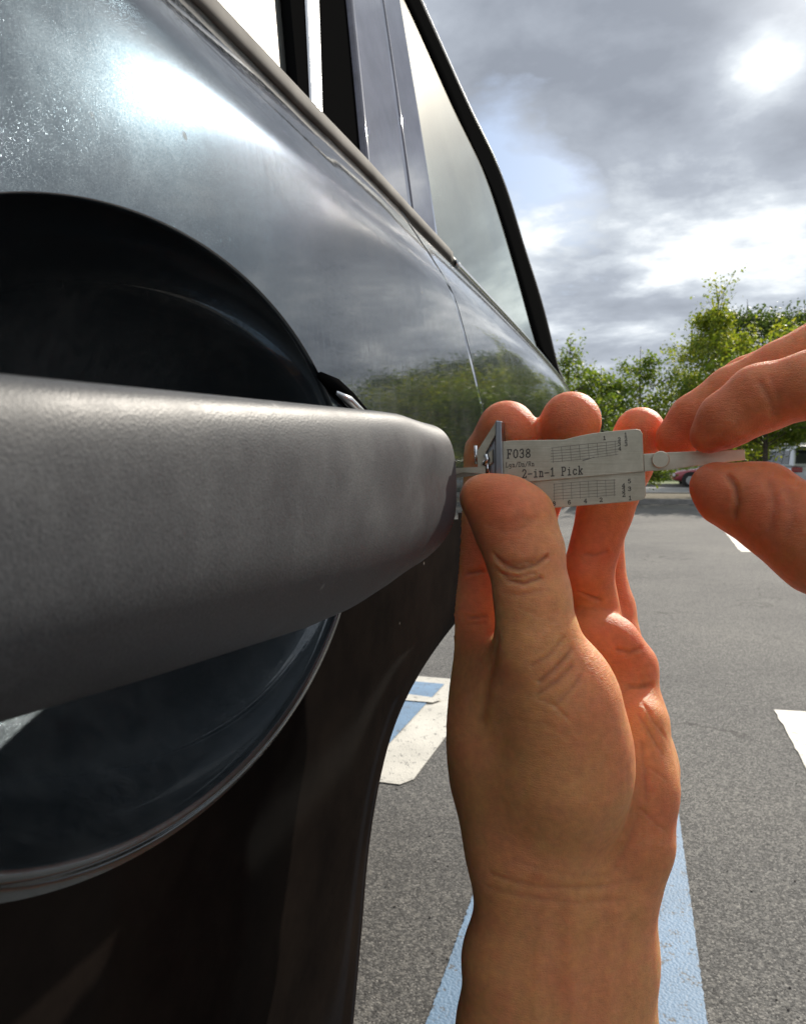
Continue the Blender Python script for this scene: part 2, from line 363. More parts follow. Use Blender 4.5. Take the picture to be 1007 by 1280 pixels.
def make_tree(name, label, base, h, width, leafm, seed, shape='round', nlimb=22, leaf=.085, nleaf=9000, trunk_r=.09, group='trees beyond the kerb', low=.16, spire=0):
    rnd = random.Random(seed); nr = np.random.RandomState(seed)
    root = empty(name, label, 'tree', base, group)
    bm = bmesh.new(); B = Vector(base)
    def axis(s): return B+Vector((math.sin(s*3+seed)*.12*s*h*.15, math.cos(s*2.3+seed)*.1*s*h*.15, s*h*.97))
    ptsA = [axis(i/9) for i in range(10)]
    tube(bm, ptsA, [max(.008, trunk_r*(1-i/9)**.8) for i in range(10)], 8)
    cent = []; 
    for i in range(nlimb):
        s = low+(1-low)*(i+rnd.random()*.9)/nlimb
        if shape == 'cone': rad = width*(1-s)**.75*1.15*(.65+.5*rnd.random())
        elif shape == 'vase': rad = width*(.35+.65*math.sin(PI*min(1, s*1.02)))*(.6+.55*rnd.random())*(1 if s < .8 else .6)
        else: rad = width*math.sqrt(max(.02, 1-(2*(s-low)/(1-low)-.95)**2))*(.7+.4*rnd.random())
        az = i*2.399+rnd.random()*.8
        p0 = axis(max(low*.8, s-.12)); up = rnd.uniform(.10, .30)*rad*1.8
        d = Vector((math.cos(az), math.sin(az), 0))
        p3 = p0+d*rad+Vector((0, 0, up)); mid = p0.lerp(p3, .5)+Vector((rnd.uniform(-.1, .1), rnd.uniform(-.1, .1), rnd.uniform(0, .15)))*rad
        tube(bm, [p0, mid, p3], [trunk_r*.32*(1-s*.6), trunk_r*.2*(1-s*.6), .006], 5, False)
        nsub = 6
        for k in range(nsub):
            u = .3+.7*(k+rnd.random())/nsub
            q0 = (p0.lerp(mid, u*2) if u < .5 else mid.lerp(p3, u*2-1))
            a2 = az+rnd.uniform(-1.4, 1.4); l2 = rad*rnd.uniform(.22, .5)+.1
            q1 = q0+Vector((math.cos(a2), math.sin(a2), rnd.uniform(-.15, .9)))*l2
            tube(bm, [q0, q1], [.012, .004], 4, False); cent.append((q0, q1, l2))
            if rnd.random() < .45:
                q2 = q1+Vector((rnd.uniform(-.5, .5), rnd.uniform(-.5, .5), rnd.uniform(.2, .9)))*l2*.7
                tube(bm, [q1, q2], [.006, .003], 3, False); cent.append((q1, q2, l2*.6))
    for k in range(spire):
        a_ = axis(.8+.2*rnd.random()); e = a_+Vector((rnd.uniform(-.4, .4), rnd.uniform(-.4, .4), rnd.uniform(.3, .8)))*width*.4
        tube(bm, [a_, e], [.012, .004], 4, False); cent.append((a_, e, .3))
    bm_obj('trunk', bm, bark, root, True)
    n = len(cent); per = max(3, nleaf//n)
    A = np.array([c[0] for c in cent]); Bv = np.array([c[1] for c in cent]); Ls = np.array([c[2] for c in cent])
    idx = np.repeat(np.arange(n), per); u = nr.beta(1.8, 1.1, len(idx))[:, None]*1.08
    keep = nr.rand(n)*.8+.35; sel = nr.rand(len(idx)) < keep[idx]; idx = idx[sel]; u = u[sel]
    spread = (leaf*1.1+Ls[idx]*.17)[:, None]
    cpos = A[idx]*(1-u)+Bv[idx]*u+nr.normal(size=(len(idx), 3))*spread*[1, 1, .8]
    nrmv = nr.normal(size=(len(idx), 3))+[0, 0, .8]; nrmv /= np.linalg.norm(nrmv, axis=1)[:, None]
    tv = np.cross(nrmv, nr.normal(size=nrmv.shape)); tv /= np.linalg.norm(tv, axis=1)[:, None]; bv = np.cross(nrmv, tv)
    sz = leaf*nr.uniform(.55, 1.25, len(idx))[:, None]
    droop = nrmv*sz*.12
    V = np.stack([cpos-tv*sz*.6, cpos+bv*sz*.33-droop, cpos+tv*sz*.6, cpos-bv*sz*.33-droop], 1).reshape(-1, 3)
    F = np.arange(len(V)).reshape(-1, 4)
    mesh_obj('crown', V, F, leafm, root, False)
    return root
def tbase(px, D): p = far(px, D); return (p.x, p.y, .1)
make_tree('maple_tree', 'tallest lime green tree with a pointed spire top, above the fingers at right', tbase(888, 22), 6.2, 2.4, leaf_lime, 11, 'cone', 34, .10, 19000, .10, low=.2, spire=8)
make_tree('shrubby_tree', 'small loose green tree right behind the tail of the near car, bare twigs on top', tbase(708, 19), 4.3, 1.0, leaf_mid, 4, 'vase', 22, .085, 6500, .06, low=.08, spire=4)
make_tree('shrubby_tree', 'low bushy green tree between the spindly one and the fingertips, over the card', tbase(752, 20), 3.7, 1.4, leaf_mid, 8, 'vase', 26, .09, 9500, .07, low=.08)
make_tree('shrubby_tree', 'small green tree with an arching side branch, just left of the tallest tree', tbase(800, 21), 4.4, 1.15, leaf_mid, 15, 'vase', 24, .09, 8000, .07, low=.12)
make_tree('maple_tree', 'broad lime green tree filling the gap right of the tallest tree', tbase(1050, 21.5), 4.9, 2.6, leaf_lime, 21, 'round', 34, .11, 11000, .09, low=.46)
make_tree('maple_tree', 'leafy green tree behind the right hand, its shade falling on the asphalt by the kerb', tbase(955, 20.3), 3.9, 1.9, leaf_mid, 71, 'round', 34, .12, 12000, .09, low=.47)
make_tree('oak_tree', 'dark round-crowned tree farthest back, left of the two dark crowns', tbase(925, 37), 9.4, 2.6, leaf_dark, 31, 'round', 46, .17, 15000, .2, low=.3)
make_tree('oak_tree', 'dark round-crowned tree at the right edge, behind the white suv', tbase(995, 38), 9.6, 3.2, leaf_dark, 37, 'round', 50, .17, 17000, .2, low=.3)
make_tree('oak_tree', 'dark round-crowned tree beyond the right edge of the photo', tbase(1120, 36), 9.0, 3.6, leaf_dark, 41, 'round', 46, .17, 13000, .2, low=.25)
make_tree('shade_tree', 'green tree with a thick dark trunk directly behind the white suv', tbase(948, 31), 4.4, 2.6, leaf_mid, 47, 'round', 36, .13, 13000, .22, low=.2)
make_tree('maple_tree', 'lime green tree just past the right edge beside the suv', tbase(1100, 24), 4.8, 2.4, leaf_lime, 53, 'round', 32, .12, 11000, .1, low=.2)
# low shrubs along the verge
def shrub(base, w, h, leafm, seed, label):
    root = empty('shrub', label, 'shrub', base, 'shrubs along the verge')
    nr = np.random.RandomState(seed); n = 2600
    r = nr.rand(n)**.4; th = nr.rand(n)*2*PI; ph = nr.rand(n)**.7*PI/2
    lump = 1+.22*np.sin(th*3+seed)+.15*np.sin(ph*6+th*2)
    c = np.stack([r*np.cos(th)*np.sin(ph+.2)*w*lump, r*np.sin(th)*np.sin(ph+.2)*w*lump*.8, r*np.cos(ph)*h*lump], 1)+np.array(base)
    nv = nr.normal(size=(n, 3)); nv /= np.linalg.norm(nv, axis=1)[:, None]
    tv = np.cross(nv, nr.normal(size=nv.shape)); tv /= np.linalg.norm(tv, axis=1)[:, None]; bv = np.cross(nv, tv); sz = .1*nr.uniform(.6, 1.3, n)[:, None]
    V = np.stack([c-tv*sz*.6, c+bv*sz*.35, c+tv*sz*.6, c-bv*sz*.35], 1).reshape(-1, 3)
    mesh_obj('foliage', V, np.arange(len(V)).reshape(-1, 4), leafm, root, False)
    bm = bmesh.new()
    for k in range(7):
        a = k*.9; tube(bm, [Vector(base), Vector(base)+Vector((math.cos(a)*w*.6, math.sin(a)*w*.6, h*.7))], [.02, .006], 5)
    bm_obj('stem', bm, bark, root)
sh_labels = ['low dark shrub mass at the far verge behind the upper left fingers', 'low green shrub at the far verge above the card', 'low shrub at the far verge left of the dark red car',
             'low shrub at the far verge above the dark red car', 'low shrub at the far verge between the dark red car and the white suv', 'low shrub at the far verge beside the nose of the white suv',
             'low shrub at the far verge hidden behind the white suv', 'low shrub at the far verge past the right edge']
for i, px in enumerate([655, 720, 790, 842, 892, 928, 985, 1060]):
    shrub(tbase(px, 44+2*(i % 3)), 2.0+.3*(i % 2), [1.9, 2.2, 1.5, 1.3, 1.9, 2.0, 2.2, 2.2][i], leaf_dark if i % 2 else leaf_mid, 60+i, sh_labels[i])

# far wood line and pale building behind the trees
nr = np.random.RandomState(9); n = 22000
s = nr.rand(n); az = lerp(-.75, 1.0, s); Dd = 74+8*nr.rand(n); hh = (4.0+.8*np.sin(az*23)+.6*np.sin(az*51+1))*nr.rand(n)**.6
base = np.array([[kd.x, kd.y, 0]])*(az[:, None]*75)+np.array([[kn.x, kn.y, 0]])*Dd[:, None]+np.array([[0, 0, 1]])*hh[:, None]
nv = nr.normal(size=(n, 3)); nv /= np.linalg.norm(nv, axis=1)[:, None]
tv = np.cross(nv, nr.normal(size=nv.shape)); tv /= np.linalg.norm(tv, axis=1)[:, None]; bv = np.cross(nv, tv)
V = np.stack([base-tv*.4, base+bv*.3, base+tv*.4, base-bv*.3], 1).reshape(-1, 3)
o = mesh_obj('distant_wood', V, np.arange(len(V)).reshape(-1, 4), leaf_dark, None, False, 'stuff')
bl = empty('store_building', 'long low building with a grey roof edge behind the trees', 'building', tbase(815, 52))
wallm, t, b = mat('pale_wall', (.42, .40, .36), .9)
nz = t.n('ShaderNodeTexNoise', {'Vector': objc(t), 'Scale': 1.5, 'Detail': 6}).outputs[0]; t.link(t.ramp(nz, [(.3, (.34, .32, .29)), (.7, (.46, .44, .40))]), b.inputs['Base Color'])
roofm, t, b = mat('grey_roof', (.16, .16, .17), .7)
glassd, t, b = mat('dark_window_glass', (.02, .025, .03), .06)
bp = Vector(tbase(815, 52)); rz = Matrix.Rotation(math.atan2(kd.y, kd.x), 4, 'Z')
def lp(x, y, z): return bp+kd*x+kn*y+Vector((0, 0, z))
bm = bmesh.new(); box(bm, lp(0, 4, 1.9), (15, 8, 3.8), rz); bm_obj('wall', bm, wallm, bl)
bm = bmesh.new(); box(bm, lp(0, 4, 4.15), (15.8, 8.8, .7), rz); bevel(bm_obj('roof', bm, roofm, bl), .05)
for k in range(5):
    bm = bmesh.new(); box(bm, lp(-5.6+k*2.8, -.02, 1.8), (1.9, .08, 1.6), rz); bm_obj('window', bm, glassd, bl)

# ------------------------------------------------------------------ parked cars in the distance
def car_paint(name, c, flake=.0):
    mt, t, b = mat(name, c, .35, .3, .5, 1, .04); return mt
rubber, _, _ = mat('tyre_rubber', (.02, .02, .02), .85)
alloy, _, _ = mat('alloy_rim', (.5, .5, .52), .3, 1)
blackpl, _, _ = mat('black_trim_plastic', (.015, .015, .016), .45)
redlamp, t, b = mat('red_lamp_lens', (.35, .01, .01), .12); b.inputs['Coat Weight'].default_value = 1
clearlamp, _, _ = mat('clear_lamp_lens', (.6, .6, .6), .1)
chrome, _, _ = mat('chrome', (.75, .75, .76), .12, 1)
platem, _, _ = mat('number_plate', (.75, .75, .72), .4)
def far_car(name, label, loc, ang, paint, length, width, height, belt, roof_rails=False):
    """Lofted car. local x = forward, y = left, z up"""
    root = empty(name, label, 'car', loc); R = Matrix.Translation(loc) @ Matrix.Rotation(ang, 4, 'Z')
    hl, hw = length/2, width/2
    # stations: x, half width, z low, z shoulder, hood/deck top
    st = [(-hl, .80, .38, belt*.86), (-hl+.12, .94, .28, belt*.98), (-hl+.5, 1, .25, belt), (-.3, 1, .22, belt), (hl-1.1, 1, .22, belt*.97), (hl-.35, .95, .25, belt*.86), (hl, .72, .35, belt*.68)]
    V = []; ring = 14
    for (x, w, z0, z1) in st:
        for k in range(ring):
            a = 2*PI*(k+.5)/ring; cs, sn = math.cos(a), math.sin(a)
            yy = hw*w*math.copysign(abs(cs)**.42, cs); zz = (z0+z1)/2+(z1-z0)/2*math.copysign(abs(sn)**.42, sn)
            V.append(R @ Vector((x, yy, zz)))
    F = [[i*ring+k, i*ring+(k+1) % ring, (i+1)*ring+(k+1) % ring, (i+1)*ring+k] for i in range(len(st)-1) for k in range(ring)]
    F += [list(range(ring))[::-1], [(len(st)-1)*ring+k for k in range(ring)]]
    bo = mesh_obj('body', V, F, paint, root, True)
    bo.modifiers.new('sub', 'SUBSURF').levels = 1; bo.modifiers['sub'].render_levels = 2
    # cabin
    zb = belt-.06; rb, rt = -hl+.12, -hl+.5; fb, ft = hl-1.25, hl-2.0
    def cab(name, x0b, x0t, x1b, x1t, wb, wt, z0, z1, mt, bev):
        q = [(x0b, -wb, z0), (x1b, -wb, z0), (x1b, wb, z0), (x0b, wb, z0), (x0t, -wt, z1), (x1t, -wt, z1), (x1t, wt, z1), (x0t, wt, z1)]
        o = mesh_obj(name, [R @ Vector(p) for p in q], [[0, 3, 2, 1], [4, 5, 6, 7], [0, 1, 5, 4], [1, 2, 6, 5], [2, 3, 7, 6], [3, 0, 4, 7]], mt, root, False)
        bevel(o, bev, 3); return o
    cab('cabin', rb, rt, fb, ft, hw*.92, hw*.76, zb, height-.05, paint, .06)
    cab('roof', rt-.18, rt-.02, ft+.02, ft-.1, hw*.79, hw*.68, height-.10, height, paint, .04)
    # glass panes, proud of the cabin faces
    def pane(name, pts, mt=glassd, thick=.012):
        pts = [R @ Vector(p) for p in pts]; nn = (pts[1]-pts[0]).cross(pts[2]-pts[0]).normalized()
        o = bm_obj(name, prism([p+nn*.004 for p in pts], nn*thick), mt, root); return o
    def on_side(sy, xa, xb, za, zb2):
        def sp_(x, z):
            u = (z-zb)/(height-.05-zb); return (x, sy*(hw*.92+(hw*.76-hw*.92)*u), z)
        return [sp_(xa[0], za), sp_(xb[0], za), sp_(xb[1], zb2), sp_(xa[1], zb2)]
    zt = height-.16
    for sy in (-1, 1):
        L_ = fb-rb
        for (a, b2) in (((rb+.38, rt+.18), (rb+.95, rt+.62)), ((rb+1.03, rt+.70), (rb+1.85, rt+1.42)), ((rb+1.93, rt+1.50), (fb-.22, ft-.02))):
            pts = on_side(sy, (a[0], a[1]), (b2[0], b2[1]), zb+.07, zt)
            if sy > 0: pts = pts[::-1]
            pane('side_window', pts)
    def on_end(rear):
        xb_, xt_ = (rb, rt) if rear else (fb, ft); out = []
        for (yy, z) in ((-.8, zb+.1), (.8, zb+.1), (.68, zt), (-.68, zt)):
            u = (z-zb)/(height-.05-zb); out.append((xb_+(xt_-xb_)*u, yy*hw, z))
        return out[::-1] if rear else out
    pane('rear_window', on_end(True)); pane('windscreen', on_end(False))
    for sy in (-1, 1):
        bm = bmesh.new(); box(bm, R @ Vector((-hl+.06, sy*hw*.78, belt*.84)), (.10, .34, .17), Matrix.Rotation(ang, 4, 'Z')); bevel(bm_obj('tail_light', bm, redlamp, root), .02)
        bm = bmesh.new(); box(bm, R @ Vector((hl-.12, sy*hw*.68, belt*.62)), (.12, .36, .13), Matrix.Rotation(ang, 4, 'Z')); bevel(bm_obj('headlight', bm, clearlamp, root), .02)
        bm = bmesh.new(); box(bm, R @ Vector((fb-.25, sy*(hw+.09), zb+.10)), (.12, .16, .12), Matrix.Rotation(ang, 4, 'Z')); bevel(bm_obj('wing_mirror', bm, paint, root), .03)
    bm = bmesh.new(); box(bm, R @ Vector((-hl-.012, 0, belt*.62)), (.02, .34, .13), Matrix.Rotation(ang, 4, 'Z')); bm_obj('number_plate', bm, platem, root)
    bm = bmesh.new(); box(bm, R @ Vector((-hl+.02, 0, .42)), (.16, width*.86, .18), Matrix.Rotation(ang, 4, 'Z')); bevel(bm_obj('rear_bumper', bm, blackpl, root), .04)
    for sx in (-hl+.85, hl-.85):
        for sy in (-1, 1):
            c = R @ Vector((sx, sy*(hw-.10), .33)); ax = (R.to_3x3() @ Vector((0, 1, 0)))
            bm = bmesh.new(); tube(bm, [c-ax*.11, c-ax*.09, c+ax*.09, c+ax*.11], [.30, .33, .33, .30], 24)
            w = bm_obj('wheel', bm, rubber, root, True)
            bm = bmesh.new(); tube(bm, [c+ax*sy*.10, c+ax*sy*.118], [.21, .19], 20); bm_obj('rim', bm, alloy, w)
            bm = bmesh.new(); tube(bm, [R @ Vector((sx, sy*(hw-.21), .36)), R @ Vector((sx, sy*(hw+.006), .36))], .385, 28); bm_obj('wheel_arch', bm, blackpl, root)
    if roof_rails:
        for sy in (-1, 1):
            bm = bmesh.new(); zz = height+.05
            tube(bm, [R @ Vector((rt-.05, sy*hw*.66, height-.02)), R @ Vector((rt+.1, sy*hw*.66, zz)), R @ Vector((ft-.3, sy*hw*.66, zz)), R @ Vector((ft-.15, sy*hw*.66, height-.02))], .025, 8)
            bm_obj('roof_rail', bm, blackpl if sy > 0 else alloy, root, True)
        bm = bmesh.new(); box(bm, R @ Vector((rt-.12, 0, height-.03)), (.30, hw*1.36, .045), Matrix.Rotation(ang, 4, 'Z')); bevel(bm_obj('spoiler', bm, paint, root), .015)
        for xx in (rt+.45, ft-.75):
            bm = bmesh.new(); tube(bm, [R @ Vector((xx, -hw*.7, height+.09)), R @ Vector((xx, hw*.7, height+.09))], .025, 8); bm_obj('crossbar', bm, alloy, root, True)
    return root
whitep = car_paint('pale_silver_paint', (.55, .58, .64)); redp = car_paint('dark_red_paint', (.26, .015, .03))
sp_ = far(992, 27.0)
far_car('parked_suv', 'silver white suv with roof rails seen from behind at the right edge', (sp_.x, sp_.y, 0), math.radians(90+17-8), whitep, 4.6, 1.85, 1.70, 1.05, True)
rp_ = far(899, 35.5)
far_car('parked_car', 'dark red car behind the fingers with its rear wheel showing', (rp_.x, rp_.y, 0), math.radians(90+17+75), redp, 4.5, 1.8, 1.5, .95)

# ------------------------------------------------------------------ the near car
def sstep(a, b_, x):
    t_ = np.clip((x-a)/(b_-a), 0, 1); return t_*t_*(3-2*t_)
def plan(y):
    y = np.asarray(y, float)
    return -.085-.012*np.maximum(0, y-.3)**2-.010*np.maximum(0, -y)**2
def zcrease(y): return np.interp(np.asarray(y, float), [-2.6, -.6, .15, .40, 1.7], [.05, .075, .091, .097, .148])
def zbelt(y): return np.interp(np.asarray(y, float), [-2.6, -.6, .15, .33, 1.7], [.06, .100, .1235, .1345, .176])
def S(y, z):
    """x of the painted flank; z measured from camera height"""
    y = np.asarray(y, float); z = np.asarray(z, float)
    zc = zcrease(y); k = .0035
    over = k*np.logaddexp(0, (z-zc)/k)
    z0_ = z; z = z-np.maximum(0, zbelt(y)-.1300)*np.clip((z+.12)/.15, 0, 1)
    base = -np.where(z > -.04, .55*(z+.04)**2, .38*(z+.04)**2*(1-.6*np.clip((-z-.12)/.4,0,1)))-over*.42
    z = z0_
    d = np.maximum(0, y-.225); g = np.where(d < .06, 3.6*d*d, 3.6*.0036+.432*(np.minimum(d, .8)-.06)+.15*np.maximum(0, d-.8))
    return plan(y)+base-g*sstep(-.070, -.165, z)
def G(y, z):
    """x of the greenhouse (glass plane)"""
    y = np.asarray(y, float); zb = zbelt(y); h = np.maximum(0, np.asarray(z, float)-zb)
    return S(y, zb)-.004-.20*h-.06*h*h
def hit(px, py, fn):
    d = ray(px, py); lo, hi = .02, 6.0
    f = lambda D: d.x*D-float(fn(d.y*D, d.z*D))
    # march to the first crossing (start is outside: x > surface)
    D = .03; prev = D
    while D < 6:
        if f(D) < 0: break
        prev = D; D *= 1.02
    lo, hi = prev, D
    for _ in range(40):
        m_ = (lo+hi)/2
        if f(m_) < 0: hi = m_
        else: lo = m_
    return d*hi                                  # relative to the camera: (x, y, z)

car = empty('parked_car', 'slate grey car filling the left side, grey door handle nearest the camera', 'car', (-.85, -.4, 0))

paint, t, b = mat('slate_metallic_paint', (.10, .125, .15), .38, .85, .5, 1, .035)
oc = objc(t)
fl = t.n('ShaderNodeTexVoronoi', {'Vector': oc, 'Scale': 6500.0})
flc = t.n('ShaderNodeSeparateColor', {0: fl.outputs['Color']}).outputs[0]
dust = t.n('ShaderNodeTexNoise', {'Vector': oc, 'Scale': 26, 'Detail': 9, 'Roughness': .72}).outputs[0]
dust2 = t.n('ShaderNodeTexNoise', {'Vector': oc, 'Scale': 260, 'Detail': 4, 'Roughness': .7}).outputs[0]
bc = t.mix(flc, (.056, .070, .080, 1), (.108, .128, .142, 1))
t.link(bc, b.inputs['Base Color'])
rr = t.ramp(dust, [(.35, (.17, .17, .17)), (.7, (.27, .27, .27))]); t.link(rr, b.inputs['Roughness'])
b1 = t.n('ShaderNodeBump', {'Height': flc, 'Strength': .22, 'Distance': .0002}); t.link(b1.outputs[0], b.inputs['Normal'])
b.inputs['Specular Tint'].default_value = (.12, .13, .15, 1); b.inputs['Coat IOR'].default_value = 1.6
# swirl scratches in the clear coat: three crossed sets of fine streaks
def scratches(sc, rot, seed):
    mp = t.n('ShaderNodeMapping', {'Vector': oc, 'Rotation': (rot, rot*.4, 0), 'Scale': (sc, sc, sc*.06), 'Location': (seed, seed, 0)})
    nz = t.n('ShaderNodeTexNoise', {'Vector': mp.outputs[0], 'Scale': 1, 'Detail': 2, 'Roughness': .5, 'Distortion': .6}).outputs[0]
    return t.ramp(nz, [(.495, (0, 0, 0)), (.50, (1, 1, 1)), (.505, (0, 0, 0))])
sc_ = t.math('ADD', t.math('ADD', scratches(300, .5, 1), scratches(420, 1.9, 5)), scratches(360, -.8, 9))
cb = t.n('ShaderNodeBump', {'Height': t.math('ADD', t.math('MULTIPLY', sc_, .6), t.math('MULTIPLY', dust2, .25)), 'Strength': .045, 'Distance': .0004}); t.link(cb.outputs[0], b.inputs['Coat Normal'])
t.link(t.ramp(dust, [(.4, (.004, .004, .004)), (.75, (.030, .030, .030))]), b.inputs['Coat Roughness'])
# dusty film: faint diffuse lift
film = t.n('ShaderNodeBsdfDiffuse', {'Color': (.34, .34, .32, 1)})
fm = t.ramp(t.math('MULTIPLY', dust, t.math('ADD', dust2, .45)), [(.42, (.004, .004, .004)), (.80, (.09, .09, .09))])
spk = t.n('ShaderNodeTexVoronoi', {'Vector': oc, 'Scale': 55.0, 'Randomness': 1.0})
spots = t.ramp(spk.outputs['Distance'], [(.035, (1, 1, 1)), (.06, (0, 0, 0))])
spsel = t.ramp(t.n('ShaderNodeSeparateColor', {0: spk.outputs['Color']}).outputs[0], [(.90, (0, 0, 0)), (.93, (.7, .7, .7))])
fm2 = t.math('MAXIMUM', fm, t.math('MULTIPLY', spots, spsel))
mx = t.n('ShaderNodeMixShader', {0: fm2, 1: b.outputs[0], 2: film.outputs[0]})
t.link(mx.outputs[0], paint.node_tree.nodes['Material Output'].inputs[0])

dark_reflection, t, b = mat('dark_reflection_flank', (.010, .0075, .0065), .7, 0, .0, .03, .09)  # dark brown reflection on the lower flank, put into the base colour
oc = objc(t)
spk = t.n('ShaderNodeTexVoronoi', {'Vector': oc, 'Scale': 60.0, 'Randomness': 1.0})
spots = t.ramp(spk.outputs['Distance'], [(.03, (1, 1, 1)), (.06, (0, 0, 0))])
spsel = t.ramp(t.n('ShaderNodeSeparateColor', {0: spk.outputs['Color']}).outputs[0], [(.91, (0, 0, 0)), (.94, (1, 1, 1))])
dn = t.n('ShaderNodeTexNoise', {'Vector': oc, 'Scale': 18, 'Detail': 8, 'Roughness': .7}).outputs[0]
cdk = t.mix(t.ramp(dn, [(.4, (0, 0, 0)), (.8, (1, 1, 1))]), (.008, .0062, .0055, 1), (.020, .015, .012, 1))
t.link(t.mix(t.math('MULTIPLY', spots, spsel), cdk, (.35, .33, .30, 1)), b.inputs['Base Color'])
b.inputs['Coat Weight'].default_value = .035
def surf_grid(name, ys, zfun, nz_, fn, mt, parent, thick=.0035, off=0.0, flip=False):
    """panel between zfun(y)[0..1]; returns object with a returned rim"""
    ny = len(ys); V = np.zeros((ny, nz_, 3))
    for i, y in enumerate(ys):
        z0, z1 = zfun(y); zz = np.linspace(z0, z1, nz_); V[i, :, 0] = fn(np.full(nz_, y), zz)+off; V[i, :, 1] = y; V[i, :, 2] = zz+CAM_H
    o = mesh_obj(name, V.reshape(-1, 3), grid_faces(ny, nz_), mt, parent)
    md = o.modifiers.new('solid', 'SOLIDIFY'); md.thickness = thick; md.offset = -1 if not flip else 1
    return o

# --- rear door with the recessed cup behind the handle
YC, ZC, RA, RB = .135, -.0105, .0875, .0588
def seam_y(z):
    return np.interp(z, [-.75, -.35, -.12, -.02, .04, .13], [.50, .50, .50, .49, .455, .375])
def door_mesh():
    NA, NR1, NR2 = 300, 110, 60
    th = np.linspace(0, 2*PI, NA, endpoint=False)
    V = np.zeros((NA, NR1+NR2, 3))
    y_lo, z_lo = -.62, -.72
    for i, a in enumerate(th):
        ex = math.copysign(abs(math.cos(a))**1.0, math.cos(a)); ez = math.copysign(abs(math.sin(a))**1.0, math.sin(a))
        ra_ = RA if ex > 0 else .089
        dy, dz = ex*ra_, ez*RB
        # distance (factor) to outer boundary
        k = 1.0; lo, hi = 1.05, 60.0
        def inside(s):
            y_, z_ = YC+dy*s, ZC+dz*s
            return y_ > y_lo and z_ > z_lo and z_ < float(zbelt(y_))-.002 and y_ < float(seam_y(z_))-.0005
        for _ in range(30):
            mid = (lo+hi)/2
            if inside(mid): lo = mid
            else: hi = mid
        kb = lo
        rho = np.concatenate([np.linspace(0, .80, 45), np.linspace(.81, 1.10, NR1-45), 1.10+(kb-1.10)*np.linspace(0, 1, NR2+1)[1:]**1.6])
        y_ = YC+dy*rho; z_ = ZC+dz*rho
        x_ = S(y_, z_)
        depth = np.where(rho < 1, .036*(1-np.clip(rho, 0, 1)**2.6)**.62, 0)
        lip = .0012*np.exp(-((rho-1.02)/.022)**2)
        V[i, :, 0] = x_-depth+lip*max(0, min(1, .3-ez*1.6)); V[i, :, 1] = y_; V[i, :, 2] = z_+CAM_H
    return V.reshape(-1, 3), grid_faces(NA, NR1+NR2, True)
v_, f_ = door_mesh()
door = mesh_obj('rear_door', v_, f_[:, ::-1], paint, car)
door.data.materials.append(dark_reflection)
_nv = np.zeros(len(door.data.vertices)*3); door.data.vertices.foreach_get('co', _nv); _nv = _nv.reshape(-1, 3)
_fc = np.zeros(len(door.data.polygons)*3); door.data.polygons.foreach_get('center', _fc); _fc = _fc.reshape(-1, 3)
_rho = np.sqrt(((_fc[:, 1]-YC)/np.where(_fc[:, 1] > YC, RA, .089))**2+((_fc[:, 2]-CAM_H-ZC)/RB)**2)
door.data.polygons.foreach_set('material_index', ((_fc[:, 2]-CAM_H < -.026) & (_rho > 1.075)).astype(np.int32))  # faces below the handle, outside the cup, take the painted dark reflection
md = door.modifiers.new('solid', 'SOLIDIFY'); md.thickness = .003; md.offset = -1

def qz(y):
    return (-.72, float(zbelt(y))-.002)
# quarter panel: starts at the seam
ny = 120; nzq = 120; V = np.zeros((ny, nzq, 3))
for j in range(nzq):
    for i in range(ny):
        s_ = i/(ny-1); zz0 = -.72; 
        ys_ = 0; 
        z_ = lerp(-.72, .999, 0)
        z_ = None
        # iterate: z depends on y via the belt
        yy = lerp(.45, 2.12, s_)
        for _ in range(4):
            zb_ = float(zbelt(yy))-.002; z_ = lerp(-.72, zb_, j/(nzq-1)); ysm = float(seam_y(z_))+.0006; yy = lerp(ysm, 2.12, s_**1.4)
        inw = .10*max(0, (yy-1.90)/.22)**2.2
        V[i, j] = (float(S(yy, z_))-inw, yy, z_+CAM_H)
quarter = mesh_obj('quarter_panel', V.reshape(-1, 3), grid_faces(ny, nzq), paint, car)
quarter.data.materials.append(dark_reflection)
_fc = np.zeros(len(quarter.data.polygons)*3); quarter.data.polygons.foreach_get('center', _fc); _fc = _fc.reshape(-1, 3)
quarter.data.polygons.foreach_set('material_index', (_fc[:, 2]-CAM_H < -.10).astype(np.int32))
md = quarter.modifiers.new('solid', 'SOLIDIFY'); md.thickness = .003; md.offset = -1
# front door and wing, behind the camera
surf_grid('front_door', np.linspace(-1.60, -.624, 40), qz, 40, S, paint, car, flip=True)
surf_grid('front_wing', np.linspace(-2.55, -1.604, 40), qz, 40, S, paint, car, flip=True)

# --- dark inner structure seen through the shut lines
jambm, _, _ = mat('door_jamb', (.02, .022, .025), .6)
surf_grid('door_jamb', np.linspace(-2.5, 2.0, 60), lambda y: (-.70, float(zbelt(y))-.01), 30, lambda y, z: S(y, z)-.045, jambm, car, .004, flip=True)

